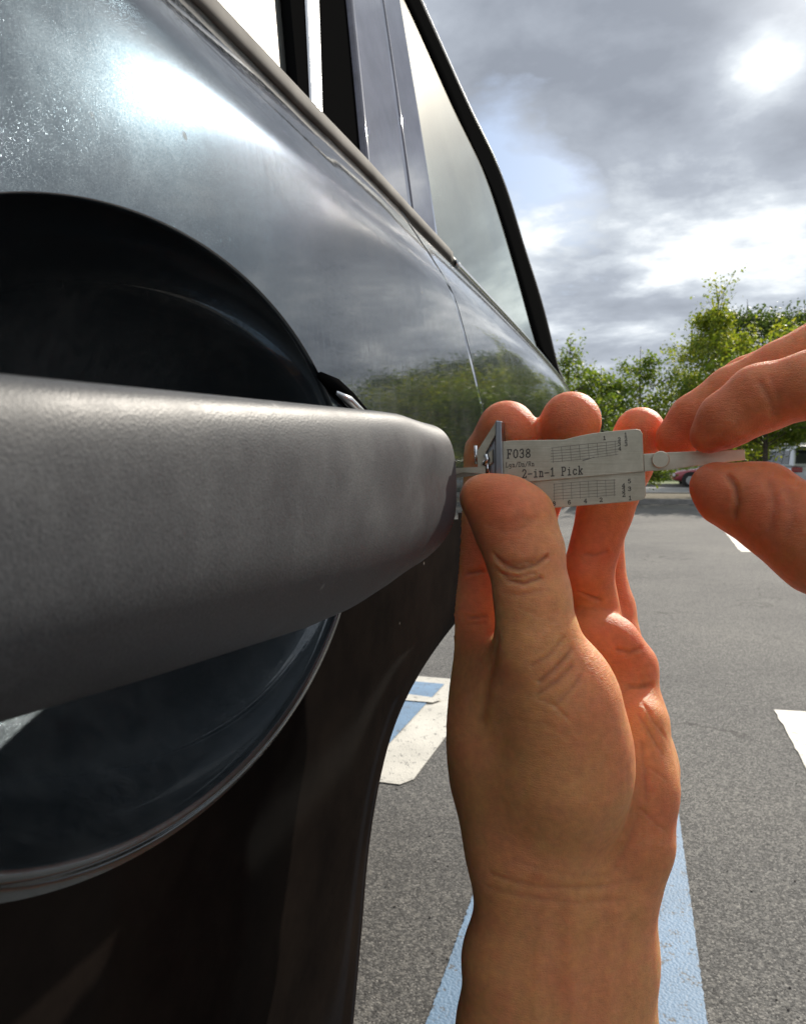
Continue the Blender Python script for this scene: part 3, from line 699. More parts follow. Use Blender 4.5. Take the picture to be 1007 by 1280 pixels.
# --- belt moulding
mould, t, b = mat('weathered_moulding', (.30, .28, .25), .75, 0, .15)
nz = t.n('ShaderNodeTexNoise', {'Vector': objc(t), 'Scale': 60, 'Detail': 6}).outputs[0]
t.link(t.ramp(nz, [(.3, (.095, .089, .080)), (.7, (.175, .166, .150))]), b.inputs['Base Color'])
def belt_strip(name, y0, y1, w, prof, mt, drop=0.0):
    ys = np.linspace(y0, y1, int(60*(y1-y0)/.5)+8); V = []
    for y in ys:
        zb = float(zbelt(y))+drop
        for (dx, dz) in prof:
            V.append((float(S(y, zbelt(y)))+dx, y, CAM_H+zb+dz))
    o = mesh_obj(name, V, grid_faces(len(ys), len(prof)), mt, car)
    md = o.modifiers.new('s', 'SOLIDIFY'); md.thickness = .0015; return o
prof = [(-.012, .0065), (-.006, .0075), (-.002, .0065), (.0006, .0035), (.0012, .0), (.0004, -.002)]
ybreak = hit(548, 288, G)[1]
belt_strip('belt_moulding', -1.55, ybreak, .01, prof, mould)
prof2 = [(dx*.8-.001, dz*.62) for dx, dz in prof]
belt_strip('belt_moulding', ybreak+.004, 1.98, .01, prof2, blackpl)
bright, _, _ = mat('bright_trim', (.55, .55, .56), .22, 1)
prof3 = [(.0009, .0012), (.0020, .0006), (.0016, -.0010), (.0006, -.0016)]
belt_strip('bright_strip', ybreak+.01, 1.96, .01, [(a, b_-.0008) for a, b_ in prof3], bright)

# --- greenhouse: lines traced on the glass plane, as y(z)
def gl_line(p0, p1):
    a = hit(*p0, G); b_ = hit(*p1, G)
    return lambda z: a[1]+(b_[1]-a[1])*(z-a[2])/(b_[2]-a[2])
def tr(pts): return np.array([hit(*p, G)[1:] for p in pts])
rearc_ = tr([(522, 0), (583, 134), (618, 203), (634, 244), (650, 300), (672, 366), (683, 406), (695, 459), (704, 477)])   # outer edge of the black border, (y, z)
rearc = rearc_.copy()
innerc = tr([(507, 0), (566, 134), (601, 203), (616, 244), (633, 300), (652, 366), (662, 406), (669, 428)])

ZTOP = float(rearc[0, 1])
def ztop(y, c=None):
    c = innerc if c is None else c
    return np.interp(y, c[:, 0], c[:, 1])
YEND = float(innerc[-1, 0])
Lw1 = gl_line((362, 0), (370, 88)); Lw2 = gl_line((381, 0), (386, 104)); Lw3 = gl_line((396, 0), (400, 120)); Lw4 = gl_line((431, 0), (447, 168))
Lw5 = gl_line((472, 0), (503, 222)); Lw6 = gl_line((494, 0), (536, 262))
def gstrip(name, la, lb, mt, off, thick=.003, n=50, m_=14, parent=car):
    V = np.zeros((n, m_, 3))
    for j in range(m_):
        s_ = j/(m_-1); y = 0.3; fy = lambda z: lerp(la(z), lb(z), s_)
        for _ in range(8): zl = float(zbelt(y))+.001; y = fy(zl)
        zh = zl
        for zt_ in np.linspace(zl, .6, 400):
            if zt_ > ztop(fy(zt_)): break
            zh = zt_
        zz = np.linspace(zl, zh, n); yy = np.array([fy(z) for z in zz])
        V[:, j, 0] = G(yy, zz)+off; V[:, j, 1] = yy; V[:, j, 2] = zz+CAM_H
    o = mesh_obj(name, V.reshape(-1, 3), grid_faces(n, m_)[:, ::-1], mt, parent)
    md = o.modifiers.new('s', 'SOLIDIFY'); md.thickness = thick; md.offset = -1; return o
# glass: reflects strongly at grazing angles, tinted see-through
def glass_mat(name, tint, refl_tint=(1, 1, 1), dusty=0.0):
    mt = bpy.data.materials.new(name); mt.use_nodes = True; t = NT(mt.node_tree); mt.node_tree.nodes.clear()
    fr = t.n('ShaderNodeFresnel', {'IOR': 1.6}).outputs[0]
    oc = t.n('ShaderNodeTexCoord').outputs['Object']
    sm = t.n('ShaderNodeTexNoise', {'Vector': oc, 'Scale': 7, 'Detail': 7, 'Roughness': .65}).outputs[0]
    gg = t.n('ShaderNodeBsdfGlossy', {'Color': (*refl_tint, 1), 'Roughness': .03})
    tr = t.n('ShaderNodeBsdfTransparent', {'Color': (*tint, 1)})
    df = t.n('ShaderNodeBsdfDiffuse', {'Color': (.42, .47, .44, 1)})
    m1 = t.n('ShaderNodeMixShader', {0: fr, 1: tr.outputs[0], 2: gg.outputs[0]})
    m2 = t.n('ShaderNodeMixShader', {0: t.ramp(sm, [(.35, (.06, .06, .06)), (.75, (.28, .28, .28))]), 1: m1.outputs[0], 2: df.outputs[0]})
    g2_ = t.n('ShaderNodeBsdfGlossy', {'Color': (.9, .88, .82, 1), 'Roughness': .34})
    m3 = t.n('ShaderNodeMixShader', {0: dusty, 1: m2.outputs[0], 2: g2_.outputs[0]})
    o = t.n('ShaderNodeOutputMaterial', {0: m3.outputs[0]}); return mt
glass_g = glass_mat('green_tinted_glass', (.10, .14, .125), (.92, 1.0, .97), .04)
glass_c = glass_mat('clear_door_glass', (.55, .60, .58), (1, 1, 1), .40)
gloss_black, t, b = mat('gloss_black_pillar', (.012, .014, .022), .18, 0, .5, 1, .02)
oc = objc(t); nz = t.n('ShaderNodeTexNoise', {'Vector': oc, 'Scale': 40, 'Detail': 8, 'Roughness': .7}).outputs[0]
t.link(t.ramp(nz, [(.3, (.02, .02, .02)), (.75, (.16, .16, .16))]), b.inputs['Coat Roughness'])
gloss_violet, t, b = mat('scuffed_gloss_trim', (.09, .09, .13), .6, .0, .0, 1, .03)
oc = objc(t); nz = t.n('ShaderNodeTexNoise', {'Vector': oc, 'Scale': 55, 'Detail': 8, 'Roughness': .75}).outputs[0]
t.link(t.ramp(nz, [(.3, (.03, .03, .05)), (.7, (.10, .10, .145))]), b.inputs['Base Color'])
seal, _, _ = mat('rubber_seal', (.006, .006, .006), .9, 0, .0)
gw = lambda d: (lambda z: d)
gstrip('front_glass', gw(-1.0), Lw1, glass_c, -.004, .003)
gstrip('window_seal', Lw1, Lw2, seal, .0, .006)
gstrip('bright_sash', Lw2, Lw3, bright, .001, .004)
gstrip('black_sash', Lw3, Lw4, seal, .0005, .006)
gstrip('door_pillar', Lw4, lambda z: Lw5(z)-.0008, gloss_violet, .003, .010)
gstrip('rear_pillar', lambda z: Lw5(z)+.0012, Lw6, gloss_violet, .003, .010)
gstrip('quarter_glass', Lw6, gw(YEND), glass_g, .0, .003, 90, 60)
# black border, bright line and body pillar along the curved rear edge
def dens(c, n=120):
    t0 = np.concatenate([[0], np.cumsum(np.linalg.norm(np.diff(c, axis=0), axis=1))]); tt = np.linspace(0, t0[-1], n)
    q_ = np.stack([np.interp(tt, t0, c[:, 0]), np.interp(tt, t0, c[:, 1])], 1)
    for _ in range(6): q_[1:-1] = (q_[:-2]+2*q_[1:-1]+q_[2:])/4
    return q_
ext = np.array([[-.95, ZTOP+.005]])
oc_ = dens(np.vstack([ext, rearc])); ic_ = dens(np.vstack([ext-[0, .03], innerc]))
tn = np.gradient(oc_, axis=0); tn /= np.linalg.norm(tn, axis=1)[:, None]; on = np.stack([-tn[:, 1], tn[:, 0]], 1)
def two_curves(name, c0, c1, mt, xo0, xo1, thick=.005, m_=5):
    V = np.zeros((len(c0), m_, 3))
    for j in range(m_):
        c_ = c0+(c1-c0)*j/(m_-1); V[:, j, 0] = G(c_[:, 0], c_[:, 1])+lerp(xo0, xo1, j/(m_-1)); V[:, j, 1] = c_[:, 0]; V[:, j, 2] = c_[:, 1]+CAM_H
    o = mesh_obj(name, V.reshape(-1, 3), grid_faces(len(c0), m_), mt, car); md = o.modifiers.new('s', 'SOLIDIFY'); md.thickness = thick; md.offset = -1; return o
two_curves('glass_border', ic_-on*.003, oc_, seal, .001, .002)
two_curves('bright_edge', oc_, oc_+on*.0035, bright, .0035, .0030)
two_curves('rubber_edge', oc_+on*.0035, oc_+on*.010, seal, .001, -.001)
bodyc = oc_+on*.030
two_curves('tail_pillar', oc_+on*.010, bodyc, paint, .000, -.014)
# roof, tailgate, bonnet, screens
def loft_x(name, rows, mt, parent=car, n=24, crown=.04):
    """rows: list of (x_near, y, z, crown). Sweeps across the car to the mirrored side"""
    V = []
    for (x0, y, z, cr) in rows:
        for k in range(n):
            s_ = k/(n-1); V.append((lerp(x0, -1.70-x0, s_), y, CAM_H+z+cr*(1-(2*s_-1)**2)))
    o = mesh_obj(name, V, grid_faces(len(rows), n), mt, parent); md = o.modifiers.new('s', 'SOLIDIFY'); md.thickness = .004; return o
kb = int(np.argmax(bodyc[:, 1] < ZTOP-.03)); 
rows_ = [(float(G(p[0], p[1]))-.014, p[0], p[1], .045*min(1, (p[1]-.15)/.25)) for p in bodyc]
loft_x('roof', rows_[:kb], paint)
hl_rows = rows_[kb-1:]
loft_x('rear_window', hl_rows, glass_g)
tz = float(zbelt(2.1))
tg = [(float(S(2.12, z))-.102, 2.12+.03*math.sin((z+.7)*2), z, 0) for z in np.linspace(tz-.002, -.70, 16)]
loft_x('tailgate', [(hl_rows[-1][0], hl_rows[-1][1], hl_rows[-1][2], 0)]+tg, paint)
loft_x('windscreen', [(float(G(-.95, ZTOP+.03)), -.95, ZTOP+.035, .05), (float(G(-1.2, .35)), -1.2, .35, .03), (float(G(-1.62, float(zbelt(-1.6)))), -1.62, float(zbelt(-1.6)), .02)], glass_g)
loft_x('bonnet', [(float(S(y, zbelt(y)))-.0, y, float(zbelt(y))-.10*((-1.6-y)/.95)**2, .03) for y in np.linspace(-1.604, -2.55, 10)], paint)
loft_x('front_bumper', [(float(S(-2.55, z))-.02, -2.55-.05*math.sin((z+.7)*3), z, 0) for z in np.linspace(-.02, -.75, 10)], paint)
loft_x('floor_pan', [(float(S(y, -.7)), y, -.72, 0) for y in np.linspace(-2.5, 2.0, 20)], jambm)
# mirrored far side
for o in [x for x in list(car.children)]:
    if o.name.split('.')[0] in ('quarter_panel', 'front_door', 'front_wing', 'front_glass', 'door_pillar', 'rear_pillar', 'quarter_glass', 'glass_border', 'tail_pillar', 'black_sash'):
        me = o.data.copy(); n = len(me.vertices); co = np.zeros(n*3); me.vertices.foreach_get('co', co); co = co.reshape(-1, 3); co[:, 0] = -1.70-co[:, 0]; me.vertices.foreach_set('co', co.ravel()); me.flip_normals()
        c = o.copy(); c.data = me; C.objects.link(c)
o = surf_grid('rear_door', np.linspace(-.62, .5, 40), qz, 30, S, paint, car, flip=True)
me = o.data; co = np.zeros(len(me.vertices)*3); me.vertices.foreach_get('co', co); co = co.reshape(-1, 3); co[:, 0] = -1.70-co[:, 0]; me.vertices.foreach_set('co', co.ravel()); me.flip_normals()
# seats inside
seatm, _, _ = mat('seat_cloth', (.05, .05, .052), .9)
for (sx, sy, sw) in ((-.50, -.45, .46), (-1.20, -.45, .46), (-.85, .50, .66)):
    bm = bmesh.new(); box(bm, (sx, sy, .66), (sw, .46, .16)); box(bm, (sx, sy+.25, .92), (sw-.02, .12, .48), Matrix.Rotation(-.2, 4, 'X'))
    s0 = bm_obj('seat', bm, seatm, car); bevel(s0, .04, 3)
    bm = bmesh.new(); box(bm, (sx, sy+.33, 1.21), (.26, .09, .15)); bevel(bm_obj('headrest', bm, seatm, s0), .03, 3)
# tail light at the rear corner of the flank
tz0 = float(zbelt(2.0))
poly = [Vector((float(S(y, z))-.10*max(0, (y-1.90)/.22)**2.2+.003, y, CAM_H+z)) for y, z in ((1.97, tz0-.004), (2.10, tz0-.006), (2.115, tz0-.13), (2.02, tz0-.10))]
bevel(bm_obj('tail_light', prism(poly, Vector((-.03, 0, 0))), redlamp, car), .004)
# wheels, tucked under the narrow tail
for (wx, wy) in ((-.62, 1.15), (-1.08, 1.15), (-.24, -1.85), (-1.46, -1.85)):
    bm = bmesh.new(); tube(bm, [Vector((wx-.1, wy, .33)), Vector((wx-.08, wy, .33)), Vector((wx+.08, wy, .33)), Vector((wx+.1, wy, .33))], [.29, .33, .33, .29], 36)
    w = bm_obj('wheel', bm, rubber, car, True); sg = 1 if wx > -.85 else -1
    bm = bmesh.new(); tube(bm, [Vector((wx+sg*.09, wy, .33)), Vector((wx+sg*.104, wy, .33)), Vector((wx+sg*.094, wy, .33))], [.215, .205, .04], 30); bm_obj('rim', bm, alloy, w, True)

# --- door handle: lofted bar with a rounded free end that swells back to the door
hmat, t, b = mat('grained_grey_plastic', (.26, .26, .26), .5, 0, .28)
oc = objc(t)
g1n = t.n('ShaderNodeTexVoronoi', {'Vector': oc, 'Scale': 2600.0}); g2n = t.n('ShaderNodeTexNoise', {'Vector': oc, 'Scale': 45, 'Detail': 8, 'Roughness': .7}).outputs[0]
g3 = t.n('ShaderNodeTexNoise', {'Vector': oc, 'Scale': 1900, 'Detail': 5, 'Roughness': .7}).outputs[0]
cc = t.ramp(g2n, [(.28, (.047, .049, .053)), (.5, (.063, .065, .069)), (.74, (.090, .092, .094))])
sv = t.n('ShaderNodeTexVoronoi', {'Vector': oc, 'Scale': 150.0}); spm = t.ramp(sv.outputs['Distance'], [(.04, (1, 1, 1)), (.16, (0, 0, 0))])
ssel = t.ramp(t.n('ShaderNodeSeparateColor', {0: sv.outputs['Color']}).outputs[0], [(.70, (0, 0, 0)), (.85, (.5, .5, .5))])
cc = t.mix(t.math('MULTIPLY', spm, ssel), cc, (.42, .41, .39, 1))
cc = t.mix(1.0, cc, t.ramp(g3, [(.3, (.68, .68, .68)), (.7, (1.34, 1.34, 1.34))]), 'MULTIPLY')
t.link(cc, b.inputs['Base Color'])
bump(t, b, t.math('ADD', t.math('MULTIPLY', g1n.outputs['Distance'], 1.0), t.math('MULTIPLY', g3, 1.4)),   .20, .00016)
t.link(t.ramp(g2n, [(.3, (.42, .42, .42)), (.7, (.60, .60, .60))]), b.inputs['Roughness'])
def handle_mesh():
    Y0_, Y1_ = -.105, .2285
    n = 170; m_ = 64; V = np.zeros((n, m_, 3))
    for i in range(n):
        s_ = i/(n-1); y = Y0_+(Y1_-Y0_)*(1-(1-s_)**2.6*.9999) if s_ > .5 else lerp(Y0_, Y0_+(Y1_-Y0_)*(1-.5**2.6*.9999), s_/.5)
        zt = .0085+.0050*np.clip((y-.05)/.13, -.6, 1); zb_ = np.interp(y, [-.1, .05, .09, .14, .19, .23], [-.023, -.0265, -.0300, -.0337, -.0350, -.0340])
        xf = -.0515+.0015*np.clip(y/.2, -1, 1)-.035*max(0, (-.04-y)/.07)**2
        end = max(0, (y-(Y1_-.010))/.010); e = max(0, 1-min(1, end)**2.6)**.42
        end2 = max(0, (Y0_+.012-y)/.012); e2 = math.sqrt(max(0, 1-min(1, end2)**2))
        sh = (.80+.20*e)*(.3+.7*e2)
        zm = (zt+zb_)/2; hz_ = (zt-zb_)/2*sh
        back = -.066-.022*float(sstep(.160, .222, y))-.03*float(sstep(-.055, -.09, y))
        xf2 = xf-.010*(1-e)
        xm = (xf2+back)/2; hx = (xf2-back)/2*(.28+.72*e)
        for k in range(m_):
            a = 2*PI*k/m_; c_, s2 = math.cos(a), math.sin(a); ex = 2/4.2 if s2 > 0 else 2/2.8
            px_ = math.copysign(abs(c_)**ex, c_); pz_ = math.copysign(abs(s2)**ex, s2)
            z_ = zm+hz_*pz_
            # face leans: lower part tucks inward
            lean = -.0120*max(0, (-pz_))**2.2-.0008*max(0, pz_)**2
            V[i, k] = (xm+hx*px_+lean*(.5+.5*px_), y, z_+CAM_H)
    caps = [list(range(m_)), [(n-1)*m_+k for k in range(m_)][::-1]]
    idx = np.arange(n*m_).reshape(n, m_)
    F = []
    for i in range(n-1):
        for k in range(m_): F.append([idx[i, k], idx[i, (k+1) % m_], idx[i+1, (k+1) % m_], idx[i+1, k]])
    return V.reshape(-1, 3), F+caps
v_, f_ = handle_mesh()
handle = mesh_obj('door_handle', v_, [[int(a) for a in f] for f in f_], hmat, car)
# gasket and bright escutcheon between handle end and door
def door_pt(y, z, off=0): return Vector((float(S(y, z))+off, y, CAM_H+z))
bm = bmesh.new(); tube(bm, [door_pt(y, z, .0015) for y, z in ((.200, .0262), (.210, .0245), (.222, .0215), (.236, .0165), (.248, .009), (.253, -.002), (.250, -.014), (.240, -.022))], [.0012]+[.0024]*7, 10); bm_obj('gasket', bm, seal, handle, True)
bm = bmesh.new(); tube(bm, [door_pt(y, z, .005) for y, z in ((.203, .0215), (.212, .0200), (.222, .0170), (.232, .012))], [.0006, .0016, .0016, .0006], 10); bm_obj('escutcheon', bm, bright, handle, True)
# lock cap beyond the handle end, with the key cylinder the pick sits in
bm = bmesh.new()
ring = [(.2255, .012), (.243, .010), (.2475, .004), (.2475, -.014), (.243, -.020), (.2255, -.021)]
poly = [Vector((-.094, y, CAM_H+z)) for y, z in ring]
lc = bm_obj('lock_cap', prism(poly, Vector((.028, 0, 0))), hmat, car); bevel(lc, .003, 3)
bm = bmesh.new(); tube(bm, [Vector((-.067, .238, CAM_H-.003)), Vector((-.0635, .238, CAM_H-.003))], .0065, 28); bm_obj('key_cylinder', bm, chrome, lc, True)

# ------------------------------------------------------------------ the pick tool
TY = .238
def TP(px, py, dy=0.0):
    d = ray(px, py); k = (TY+dy)/d.y; return CAM+d*k
steel, t, b = mat('brushed_steel', (.62, .60, .53), .36, .55)
oc = objc(t)
mp = t.n('ShaderNodeMapping', {'Vector': oc, 'Scale': (60, 60, 2600)})
bz = t.n('ShaderNodeTexNoise', {'Vector': mp.outputs[0], 'Scale': 1, 'Detail': 5, 'Roughness': .6}).outputs[0]
t.link(t.ramp(bz, [(.3, (.30, .30, .30)), (.7, (.46, .46, .46))]), b.inputs['Roughness'])
sm = t.n('ShaderNodeTexNoise', {'Vector': oc, 'Scale': 180, 'Detail': 7, 'Roughness': .7}).outputs[0]
t.link(t.ramp(sm, [(.3, (.45, .415, .315)), (.7, (.60, .56, .445))]), b.inputs['Base Color'])
bump(t, b, bz, .3, .0002)
inks, _, _ = mat('faint_scale_ink', (.20, .185, .16), .6)
steel_d, t, b = mat('dark_steel', (.33, .34, .36), .28, 1)
inkm, _, _ = mat('engraved_ink', (.075, .068, .06), .7)
tool = empty('lock_pick_tool', 'flat steel two-plate lock pick gauge held between both hands, its tip in the door lock', 'lock pick', tuple(TP(715, 585)))
Yv = Vector((0, 1, 0))
def plate(name, pts, dy0, th, mt, parent, bw=.0002):
    o = bm_obj(name, prism([TP(x, y, dy0) for x, y in pts], Yv*th), mt, parent); 
    if bw: bevel(o, bw, 2)
    return o
upper = plate('upper_plate', [(624, 552), (640, 550.5), (704, 549.5), (722, 545), (740, 541.5), (768, 538.5), (794, 536.3), (799.5, 537.5), (802.6, 542), (803.5, 567.5), (804.2, 589.6), (760, 593.6), (700, 599.0), (659, 602.8), (626, 605)], 0, .0009, steel, tool)
lower = plate('lower_plate', [(640, 601.5), (659, 599.6), (700, 595.8), (760, 590.4), (805.5, 586.3), (806.8, 618), (805, 622.6), (801, 625), (787, 627.2), (740, 631), (700, 634.4), (660, 637)], .0011, .0009, steel, tool)
arm = plate('slider_arm', [(803.6, 567.4), (820, 566.4), (836, 565.2), (870, 564), (930, 561.6), (931, 575), (909, 577.6), (870, 582.5), (836, 587.2), (804.4, 589.4)], .0002, .0010, steel, tool)
bm = bmesh.new(); c = TP(825, 574.5, -.0004); rr_ = 10.3*TY/FPX*.975
tube(bm, [c+Yv*.001, c-Yv*.0006, c-Yv*.0009], [rr_, rr_, rr_*.9], 40); bm_obj('rivet', bm, steel, tool)
bevel(bm_obj('end_stop', prism([TP(619, 525.5, -.003), TP(626.5, 526.5, -.003), TP(628, 594, -.003), TP(618.5, 594, -.003)], Yv*.010), steel_d, tool), .0003)
def plate2(name, pts, th, mt, parent):
    """plate whose points carry their own depth offset"""
    bm = prism([TP(x, y, d) for x, y, d in pts], Vector((-.0008, 0, .0))); o = bm_obj(name, bm, mt, parent); bevel(o, .0002); return o
bevel(bm_obj('gusset', prism([TP(x, y, .0006) for x, y in ((619.5, 526.5), (619.5, 543), (606.5, 566), (605, 591), (596.5, 591.5), (596, 563.5))], Yv*.0011), steel, tool), .0002)
bevel(bm_obj('bracket', prism([TP(x, y, .0030) for x, y in ((603, 560), (619, 544), (619, 593), (600, 593.5))], Yv*.0035), steel_d, tool), .0002)
bevel(bm_obj('clamp', prism([TP(x, y, .0012) for x, y in ((609.5, 566), (615.5, 561), (616, 578), (610.5, 583))], Yv*.0022), steel, tool), .0003)
bm = bmesh.new(); tube(bm, [TP(594.5, 557, .0015), TP(595.5, 580, .0015)], .00065, 12); bm_obj('pin', bm, chrome, tool, True)
bm = bmesh.new(); tube(bm, [TP(609, 579, .001), TP(609.5, 592, .001)], .00065, 12); bm_obj('pin', bm, chrome, tool, True)
bm = bmesh.new(); tube(bm, [TP(607, 568, .0005), TP(609, 574, .0005), TP(604, 581, .0005)], .0009, 12); bm_obj('spring_bead', bm, chrome, tool, True)
bevel(bm_obj('blade', prism([Vector((-.0655, TY-.0006, CAM_H-.0055)), TP(606, 583.5, 0), TP(606, 592, 0), Vector((-.0655, TY-.0006, CAM_H-.0010))][::1], Yv*.0012), steel, tool), .0001)

# lettering as raised ink strokes
GL = {  # strokes on a 0..1 x 0..1 box, y up
 'F': [[(.1, 0), (.4, 0)], [(.25, 0), (.25, 1)], [(.1, 1), (.85, 1), (.85, .8)], [(.25, .52), (.6, .52)], [(.6, .62), (.6, .42)]],
 'O': [[(.5, 0), (.2, .15), (.12, .5), (.2, .85), (.5, 1), (.8, .85), (.88, .5), (.8, .15), (.5, 0)]],
 '0': [[(.5, 0), (.25, .15), (.18, .5), (.25, .85), (.5, 1), (.75, .85), (.82, .5), (.75, .15), (.5, 0)]],
 '3': [[(.15, .82), (.3, .98), (.6, 1), (.78, .82), (.72, .6), (.45, .52), (.75, .44), (.85, .22), (.65, .02), (.3, 0), (.12, .17)]],
 '8': [[(.5, .53), (.22, .66), (.22, .86), (.5, 1), (.78, .86), (.78, .66), (.5, .53), (.16, .36), (.16, .14), (.5, 0), (.84, .14), (.84, .36), (.5, .53)]],
 '2': [[(.15, .78), (.28, .96), (.55, 1), (.8, .82), (.75, .58), (.15, .02), (.85, .02), (.88, .18)]],
 '-': [[(.12, .42), (.88, .42)]],
 'i': [[(.25, .66), (.52, .66), (.52, 0)], [(.22, 0), (.82, 0)], [(.5, .9), (.54, .9)]],
 'n': [[(.1, .66), (.28, .66), (.28, 0)], [(.1, 0), (.45, 0)], [(.28, .5), (.5, .66), (.72, .6), (.76, .4), (.76, 0)], [(.62, 0), (.92, 0)]],
 '1': [[(.22, .8), (.52, 1), (.52, 0)], [(.22, 0), (.82, 0)]],
 'P': [[(.1, 0), (.45, 0)], [(.25, 0), (.25, 1)], [(.1, 1), (.65, 1), (.86, .86), (.86, .62), (.65, .48), (.25, .48)]],
 'c': [[(.82, .5), (.72, .64), (.4, .66), (.18, .48), (.18, .2), (.38, .02), (.68, .02), (.86, .16)]],
 'k': [[(.08, 1), (.25, 1), (.25, 0)], [(.08, 0), (.42, 0)], [(.78, .64), (.25, .27)], [(.44, .4), (.84, 0)], [(.65, .64), (.9, .64)], [(.7, 0), (.95, 0)]],
 'L': [[(.1, 1), (.45, 1)], [(.25, 1), (.25, 0)], [(.1, 0), (.85, 0), (.85, .25)]],
 'g': [[(.75, .62), (.35, .64), (.18, .46), (.22, .22), (.5, .14), (.75, .24), (.75, .62), (.75, -.2), (.5, -.3), (.2, -.22)]],
 'D': [[(.1, 0), (.1, 1), (.55, 1), (.85, .75), (.85, .25), (.55, 0), (.1, 0)]], 'R': [[(.15, 0), (.15, 1), (.6, 1), (.82, .84), (.82, .64), (.6, .5), (.15, .5)], [(.5, .5), (.9, 0)]],
 '/': [[(.1, -.1), (.9, 1.05)]], 'm': [[(.05, 0), (.05, .64)], [(.05, .5), (.25, .66), (.45, .6), (.48, 0)], [(.48, .5), (.7, .66), (.92, .58), (.95, 0)]],
 '4': [[(.68, 0), (.68, 1), (.12, .3), (.92, .3)], [(.5, 0), (.86, 0)]], '6': [[(.78, .92), (.5, 1), (.22, .75), (.14, .35), (.3, .04), (.62, 0), (.86, .2), (.8, .48), (.5, .58), (.2, .42)]],
 '5': [[(.8, 1), (.25, 1), (.2, .55), (.55, .62), (.84, .42), (.8, .12), (.5, 0), (.15, .12)]], ' ': []}
def ribbon(bm, a, b_, w, dy, ext=.35):
    """flat ink stroke between two photo-plane points on the plate"""
    a = Vector(a); b_ = Vector(b_); d = b_-a
    if d.length < 1e-6: return
    d.normalize(); n_ = Vector((-d.y, d.x))*w/2; a = a-d*w*ext; b_ = b_+d*w*ext
    q = [bm.verts.new(TP(*(a+n_), dy)), bm.verts.new(TP(*(b_+n_), dy)), bm.verts.new(TP(*(b_-n_), dy)), bm.verts.new(TP(*(a-n_), dy))]
    bm.faces.new(q)
def write(bm, s, x0, y0, x1, y1, h, w, dy, sl=0):
    """baseline from (x0,y0) to (x1,y1) in photo-plane pixels"""
    n = len(s); adv = ((x1-x0)/n, (y1-y0)/n); z = 0
    for i, ch in enumerate(s):
        ox, oy = x0+adv[0]*i, y0+adv[1]*i; cw = adv[0]*.86
        for st in GL[ch]:
            for p, q_ in zip(st, st[1:]):
                f = lambda r: (ox+r[0]*cw, oy+adv[1]*r[0]-r[1]*h)
                ribbon(bm, f(p), f(q_), w, dy-z*2e-7); z += 1
du = -.00006
def ink(name, parent, fn):
    bm = bmesh.new(); fn(bm); me = bpy.data.meshes.new(name); bm.to_mesh(me); bm.free(); me.materials.append(inkm)
    o = bpy.data.objects.new(name, me); C.objects.link(o); o.parent = parent; o.matrix_parent_inverse = Matrix.Translation(-parent_world(parent)); return o
ink('lettering', upper, lambda bm: write(bm, 'FO38', 633, 572.8, 664, 571.6, 10.5, 1.5, du))
ink('lettering', upper, lambda bm: write(bm, 'Lgn/Dn/Rn', 631.5, 584.2, 668, 582.4, 5.6, .8, du))
ink('lettering', upper, lambda bm: write(bm, '2-in-1 Pick', 652, 597.4, 729, 592.6, 10.2, 1.45, du))
def grid_up(bm):
    z = 0
    for k in range(6):
        yl = 560+k*3.5; yr = 549.5+k*3.3
        prev = None
        for i in range(13):
            s_ = i/12; x = 688+84*s_; y = lerp(yl, yr+3.5, s_)-4.2*math.sin(s_*PI*.5)*.4+(2.6 if k else 0)*math.sin(PI*s_)*.5
            if prev: ribbon(bm, prev, (x, y), .55, du-z*1e-7, 0); z += 1
            prev = (x, y)
    for k in range(8):
        s_ = k/7; x = 690+78*s_; ribbon(bm, (x, 560-9*s_), (x+1.2, 578.5-9.5*s_), .55, du-4e-6)
    ribbon(bm, (728, 575.5), (735, 573.8), 1.3, du-6e-6); ribbon(bm, (735, 573.8), (742, 571.4), .8, du-7e-6)
ink('gauge_scale', upper, grid_up).data.materials[0] = inks
def nums_up(bm):
    for ch, x, y in (('1', 753, 549.8), ('2', 771.5, 551.5), ('3', 771.5, 557.2), ('4', 772, 563), ('1', 779.5, 545.5), ('2', 779.7, 551.5), ('3', 780, 557.5)):
        write(bm, ch, x, y, x+4.6, y-.3, 4.4, .9, du)
ink('gauge_numbers', upper, nums_up)
def grid_lo(bm):
    z = 0
    for k in range(6):
        prev = None
        for i in range(13):
            s_ = i/12; x = 691+78*s_; y = 605.5+k*3.7-5.5*s_-(1.6 if k < 3 else -.4)*math.sin(PI*s_)*.6
            if prev: ribbon(bm, prev, (x, y), .55, .0011+du-z*1e-7, 0); z += 1
            prev = (x, y)
    for k in range(8):
        s_ = k/7; x = 692+75*s_; ribbon(bm, (x, 604.5-5.5*s_), (x+.6, 625.5-5.5*s_), .55, .0011+du-4e-6)
ink('gauge_scale', lower, grid_lo).data.materials[0] = inks
def nums_lo(bm):
    for ch, x, y in (('8', 690, 632), ('6', 709, 630.4), ('4', 729, 628.8), ('2', 748.5, 627.4), ('4', 776.5, 609.5), ('3', 776.7, 615.3), ('2', 777, 621), ('5', 784, 604), ('3', 784.3, 613.6), ('1', 784.8, 625)):
        write(bm, ch, x, y, x+5, y-.3, 4.9, 1.0, .0011+du)
ink('gauge_numbers', lower, nums_lo)

